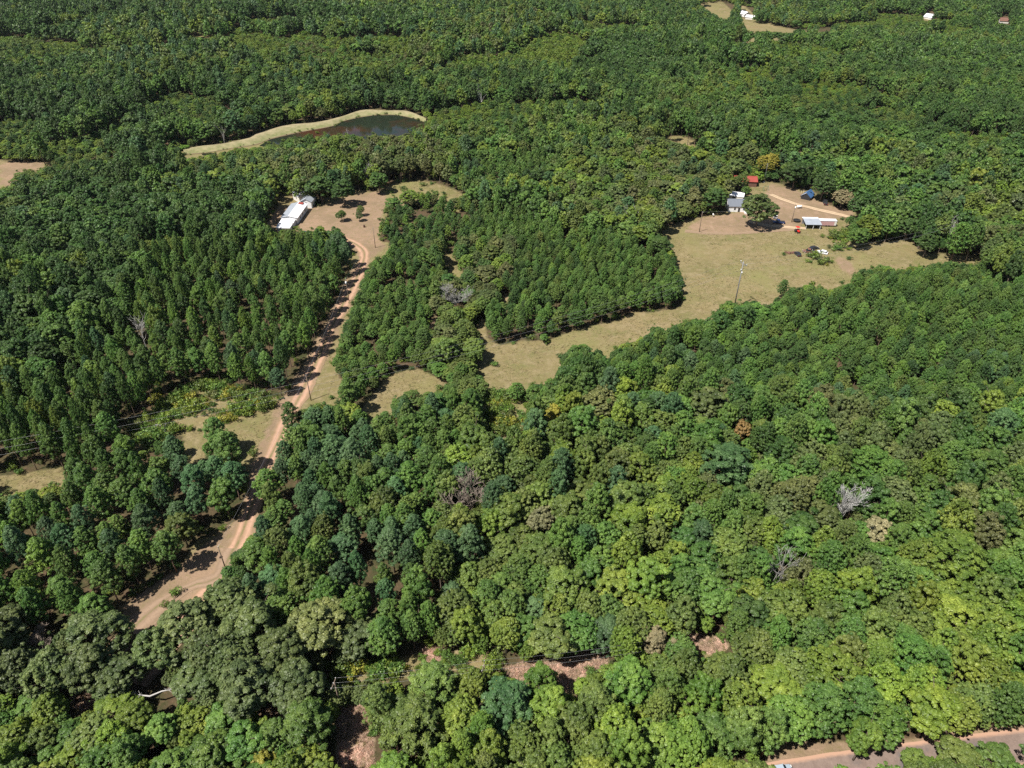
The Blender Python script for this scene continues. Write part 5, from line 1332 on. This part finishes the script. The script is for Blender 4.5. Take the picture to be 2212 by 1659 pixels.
# far buildings at the top of the view
pf = at(1608, 38)
hf = thing('far_house', 'white two part house beyond the far pale field', 'house', (pf.x, pf.y + 6, pf.z), R_(20))
gable(hf, 9, 16, 4, 6.5, WHITE, TIN_WHITE, .5); window(hf, (0, -8.1, 2.4), 1.6, 1.6, 0)
pg = at(1620, 44)
hg = thing('far_shed', 'tan sided shed with rusty roof beside the far white house', 'shed', (pg.x, pg.y, pg.z), R_(60))
gable(hg, 8, 10, 4, 6, CREAM, RUST, .5, roof2=TIN_WHITE)
pg = at(2007, 42)
hg = thing('far_cabin', 'tiny white roofed cabin in the far upper woods', 'cabin', (pg.x, pg.y, pg.z), R_(30))
gable(hg, 8, 10, 3, 6, CREAM, TIN_WHITE, .5)
pg = at(2167, 50)
hg = thing('far_cabin', 'tiny brown roofed cabin at the far upper edge of the woods', 'cabin', (pg.x, pg.y, pg.z), R_(75))
gable(hg, 8, 10, 3, 6, CREAM, RUST, .5)

# ------------------------------------------------------------------ vehicles
def wheels(root, xs, half, rad=.33):
    for x in xs:
        for s_ in (-1, 1):
            w_ = MB().tube([(x, s_ * half - .11, rad), (x, s_ * half + .11, rad)], rad, 16).build('wheel', BLACK, root, True)
            MB().tube([(x, s_ * (half + .10) - .03, rad), (x, s_ * (half + .10) + .03, rad)], rad * .6, 12).build('rim', RIM, w_, True)

def car(name, label, cat, loc, rz, paint, pickup=False, group=None):
    """nose towards local +x"""
    root = thing(name, label, cat, loc, rz, group)
    L, W = (5.4, 1.9) if pickup else (4.5, 1.8)
    low = [(-L / 2, .45), (-L / 2, .85), (-L / 2 + .1, .95), (L / 2 - 1.3, .98), (L / 2 - .25, .82), (L / 2, .62), (L / 2, .35), (-L / 2 + .1, .32)]
    b = MB().prism(low, -W / 2, W / 2).build('body', paint, root, False, .06)
    if pickup:
        cab = [(-.35, .96), (-.25, 1.68), (.85, 1.70), (1.45, .97)]
        MB().box((-1.65, 0, .975), (1.9, W - .3, .05)).build('bed', DARK, root)
    else:
        cab = [(-1.95, .94), (-1.45, 1.42), (.45, 1.45), (1.15, .97)]
    gl_ = MB().prism(cab, -W / 2 + .12, W / 2 - .12).build('windows', GLASS, root, False, .04)
    x0, z0 = cab[1]; x1, z1 = cab[2]
    MB().slab([(x0 - .05, -W / 2 + .10, z0 + .05), (x1 + .05, -W / 2 + .10, z1 + .05), (x1 + .05, W / 2 - .10, z1 + .05), (x0 - .05, W / 2 - .10, z0 + .05)], .07).build('roof', paint, root, False, .02)
    wheels(root, (-L / 2 + .85, L / 2 - .85), W / 2 - .09)
    for s_ in (-1, 1):
        MB().box((L / 2 - .04, s_ * (W / 2 - .32), .68), (.14, .36, .14)).build('headlight', PORCELAIN, root)
        MB().box((-L / 2 - .0, s_ * (W / 2 - .25), .78), (.08, .3, .14)).build('tail_light', REDPAINT, root)
        MB().box((.75 if not pickup else 1.1, s_ * (W / 2 + .06), 1.02), (.12, .16, .12)).build('mirror', paint, root)
    MB().box((L / 2 + .02, 0, .45), (.10, W - .1, .16)).build('bumper', DARK, root)
    MB().box((-L / 2 - .02, 0, .50), (.10, W - .1, .16)).build('bumper', DARK, root)
    return root

pc = at(1688, 1663, 1.2)
a_ = min(range(len(ROAD_PAVED)), key=lambda i: (ROAD_PAVED[i] - Vector((pc.x, pc.y))).length)
dr = ROAD_PAVED[a_ + 1] - ROAD_PAVED[a_]; rz_ = math.atan2(dr.y, dr.x)
car('parked_car', 'pale blue car with dark rear window on the paved road shoulder', 'car', (pc.x, pc.y, .06), rz_, CAR_PALE)
pp = at(1674, 470); car('parked_car', 'small white car parked nose in beside the yard oak', 'car', pp, R_(75), CAR_WHITE, group='cars in the house yard')
pp = at(1682, 482); car('pickup_truck', 'navy blue pickup parked below the white car', 'pickup', pp, R_(172), CAR_BLUE, True, 'cars in the house yard')
pp = at(1782, 440); car('pickup_truck', 'black pickup parked under trees past the blue shed', 'pickup', pp, R_(80), DARK, True, 'cars in the house yard')
pp = at(687, 509); car('parked_car', 'light blue car half hidden behind pines in the bare yard', 'car', pp, R_(15), CAR_SKY, group='cars in the bare yard')
pp = at(661, 507); car('parked_car', 'dark blue car behind the pines nearer the long house', 'car', pp, R_(60), CAR_BLUE, group='cars in the bare yard')
pp = at(1776, 547); car('wrecked_car', 'white wrecked car sunk in weeds of the junk heap', 'car', (pp.x, pp.y, -.18), R_(150), CAR_WHITE, group='wrecks in the junk heap')
pp = at(1758, 538); car('wrecked_car', 'dark wrecked car behind the white wreck', 'car', (pp.x, pp.y, -.18), R_(20), DARK, group='wrecks in the junk heap')
pp = at(1748, 545); car('wrecked_pickup', 'rusty wrecked pickup in front of the dark wreck', 'pickup', (pp.x, pp.y, -.2), R_(165), RUST, True, 'wrecks in the junk heap')
pp = at(1722, 550); car('wrecked_car', 'small dark wreck apart from the others, lying low', 'car', (pp.x, pp.y, -.3), R_(100), DARK, group='wrecks in the junk heap')

# red canopied tractor
pp = at(1722, 502)
tr = thing('tractor', 'small dark tractor with a red canopy on the field edge', 'tractor', pp, R_(-80))
MB().box((.85, 0, 1.0), (1.5, .62, .6)).build('hood', REDPAINT, tr, False, .05)
MB().box((-.45, 0, .75), (1.1, .8, .35)).build('frame', DARK, tr)
MB().box((-.55, 0, 1.15), (.5, .55, .45)).build('seat', BLACK, tr)
for sx in (-1.0, .15):
    for sy in (-.55, .55): MB().box((sx, sy, 1.7), (.06, .06, 1.4)).build('post', DARK, tr)
MB().box((-.42, 0, 2.44), (1.7, 1.5, .12)).build('canopy', REDPAINT, tr, False, .04)
for sy in (-.7, .7):
    MB().tube([(-.6, sy - .18, .72), (-.6, sy + .18, .72)], .72, 18).build('wheel', BLACK, tr, True)
    MB().tube([(1.25, sy * .85 - .11, .4), (1.25, sy * .85 + .11, .4)], .4, 14).build('wheel', BLACK, tr, True)
MB().tube([(.6, 0, 1.3), (.6, 0, 1.9)], .04, 6).build('exhaust', DARK, tr)

# yard things
pp = at(1726, 450)
gt = thing('gas_tank', 'white gas tank on two feet beside the sandy drive', 'tank', pp, R_(10))
MB().tube([(-1.35, 0, .95), (-1.2, 0, .95), (-1.05, 0, .95), (1.05, 0, .95), (1.2, 0, .95), (1.35, 0, .95)], [.12, .38, .52, .52, .38, .12], 14).build('tank', WHITE, gt, True)
for sx in (-.7, .7): MB().box((sx, 0, .24), (.16, .7, .48)).build('foot', GREYWOOD, gt)
MB().tube([(0, 0, 1.45), (0, 0, 1.62)], .14, 10).build('valve_cap', WHITE, gt, True)
pp = at(1712, 479.5)
sw = thing('trampoline', 'dark round trampoline at the foot of the yard pole', 'trampoline', (pp.x + 2.0, pp.y + .5, 0))
MB().tube([(math.cos(a) * 1.7, math.sin(a) * 1.7, .8) for a in np.linspace(0, 2 * math.pi, 19)], .05, 6, False).build('frame', DARK, sw, True)
MB().add([(math.cos(a) * 1.62, math.sin(a) * 1.62, .8) for a in np.linspace(0, 2 * math.pi, 18, endpoint=False)], [tuple(range(18))]).build('mat', BLACK, sw)
for k in range(6):
    a = k * math.pi / 3; MB().tube([(math.cos(a) * 1.7, math.sin(a) * 1.7, .8), (math.cos(a) * 1.75, math.sin(a) * 1.75, 0)], .035, 6).build('leg', DARK, sw)
pp = at(1653, 412)
sw = thing('swing_set', 'dark green swing frame on the lawn below the red barn', 'swing set', pp, R_(20))
for s_ in (-1.5, 1.5):
    for y_ in (-.9, .9): MB().tube([(s_, y_, 0), (s_, 0, 2.3)], .06, 6).build('leg', GREENPLASTIC, sw)
MB().tube([(-1.6, 0, 2.3), (1.6, 0, 2.3)], .06, 6).build('top_bar', GREENPLASTIC, sw)
for s_ in (-.6, .6):
    q = MB().box((s_, 0, .5), (.5, .2, .05)).build('seat', BLACK, sw)
    for e_ in (-.22, .22): MB().tube([(s_ + e_, 0, .5), (s_ + e_, 0, 2.28)], .015, 4).build('chain', DARK, q)
pp = at(1650, 394)
fp = thing('antenna_mast', 'thin pale mast at the back of the lawn by the red barn', 'mast', pp)
MB().tube([(0, 0, 0), (0, 0, 10)], [.10, .06], 8).build('mast', STEEL, fp, True)
for z_ in (8.6, 9.3, 9.9): MB().tube([(-.8, 0, z_), (.8, 0, z_)], .03, 5).build('antenna_rod', STEEL, fp)
MB().box((0, 0, .2), (.7, .7, .4)).build('base', WHITE, fp)
for (sx, sy, lab) in ((1729, 425, 'weathered timber post, first of the pair by the blue shed'), (1733.5, 424, 'weathered timber post, second of the pair by the blue shed')):
    pp = at(sx, sy); t_ = thing('timber_post', lab, 'post', pp, 0, 'timber posts by the blue shed')
    MB().tube([(0, 0, -.2), (0, 0, 3.2)], [.16, .14], 8).build('post', WOOD, t_, True); MB().box((0, 0, 3.23), (.34, .34, .06)).build('cap', WOOD, t_)
pp = at(1540, 468.5)
t_ = thing('mailbox', 'small white box on a post by the bright bush', 'mailbox', pp)
MB().box((0, 0, .5), (.12, .12, 1.0)).build('post', GREYWOOD, t_)
MB().prism([(-.3, 1.0), (.3, 1.0), (.3, 1.35), (.15, 1.55), (-.15, 1.55), (-.3, 1.35)], -.45, .45).build('box', WHITE, t_)
pp = at(787, 491)
t_ = thing('burn_barrel', 'dark barrel on a pale patch of the bare yard', 'barrel', pp)
MB().tube([(0, 0, 0), (0, 0, .45), (0, 0, .5), (0, 0, .95), (0, 0, 1.0)], [.42, .42, .45, .42, .44], 14).build('barrel', RUST, t_, True)
MB().tube([(math.cos(a) * .43, math.sin(a) * .43, 1.02) for a in np.linspace(0, 2 * math.pi, 15)], .04, 5, False).build('rim', DARK, t_, True)
# grey ribbed panel in the scrub
pp = at(346, 930)
t_ = thing('ribbed_panel', 'grey ribbed panel propped among the scrub under the power line', 'panel', (pp.x, pp.y, .5), R_(14))
for k in range(7):
    MB().slab([(-1.7, -1.5 + k * .46, .02 + k * .10), (1.7, -1.5 + k * .46, .02 + k * .10), (1.7, -1.1 + k * .46, .10 + k * .10), (-1.7, -1.1 + k * .46, .10 + k * .10)], .05).build('board', GREYWOOD, t_)
for sx in (-1.3, 1.3): MB().box((sx, .3, .05), (.12, 3.0, .1), 0, R_(12)).build('batten', GREYWOOD, t_)
for sx in (-1.2, 1.2):
    for sy in (-1.0, 1.2): MB().box((sx, sy, -.2 + .11 * (sy + 1)), (.14, .14, .7)).build('leg', GREYWOOD, t_)
# brush pile of rusty scrap
pp = at(1704, 547)
t_ = thing('scrap_heap', 'low heap of rusty scrap and poles in the weeds', 'scrap heap', pp, R_(10))
rnd = random.Random(8); mb = MB()
for k in range(16):
    a = Vector((rnd.uniform(-2.6, 2.2), rnd.uniform(-1.2, 1.2), rnd.uniform(.1, .5))); q = a + Vector((rnd.uniform(-1.6, 1.6), rnd.uniform(-.8, .8), rnd.uniform(-.1, .9)))
    mb.tube([a, q], .07, 5)
mb.build('poles', RUST, t_)
mb = MB()
for k in range(7): mb.box((rnd.uniform(-2, 2), rnd.uniform(-1, 1), .3), (rnd.uniform(.5, 1.3), rnd.uniform(.4, .9), .5), rnd.uniform(0, 3), rnd.uniform(-.3, .3))
mb.build('sheet_scraps', RUST, t_)

# ------------------------------------------------------------------ thin summer haze
m = bpy.data.materials.new('summer_haze'); m.use_nodes = True
n, l = m.node_tree.nodes, m.node_tree.links
n.remove(n['Principled BSDF'])
pv = n.new('ShaderNodeVolumePrincipled'); pv.inputs['Color'].default_value = (.80, .88, .96, 1); pv.inputs['Density'].default_value = .00002; pv.inputs['Anisotropy'].default_value = .2
l.new(pv.outputs[0], n['Material Output'].inputs['Volume'])
hz = MB().box((0, 5000, 57), (15000, 15000, 160)).build('haze', m)
tag(hz, 'thin pale haze over the far woods', None, None, 'stuff')
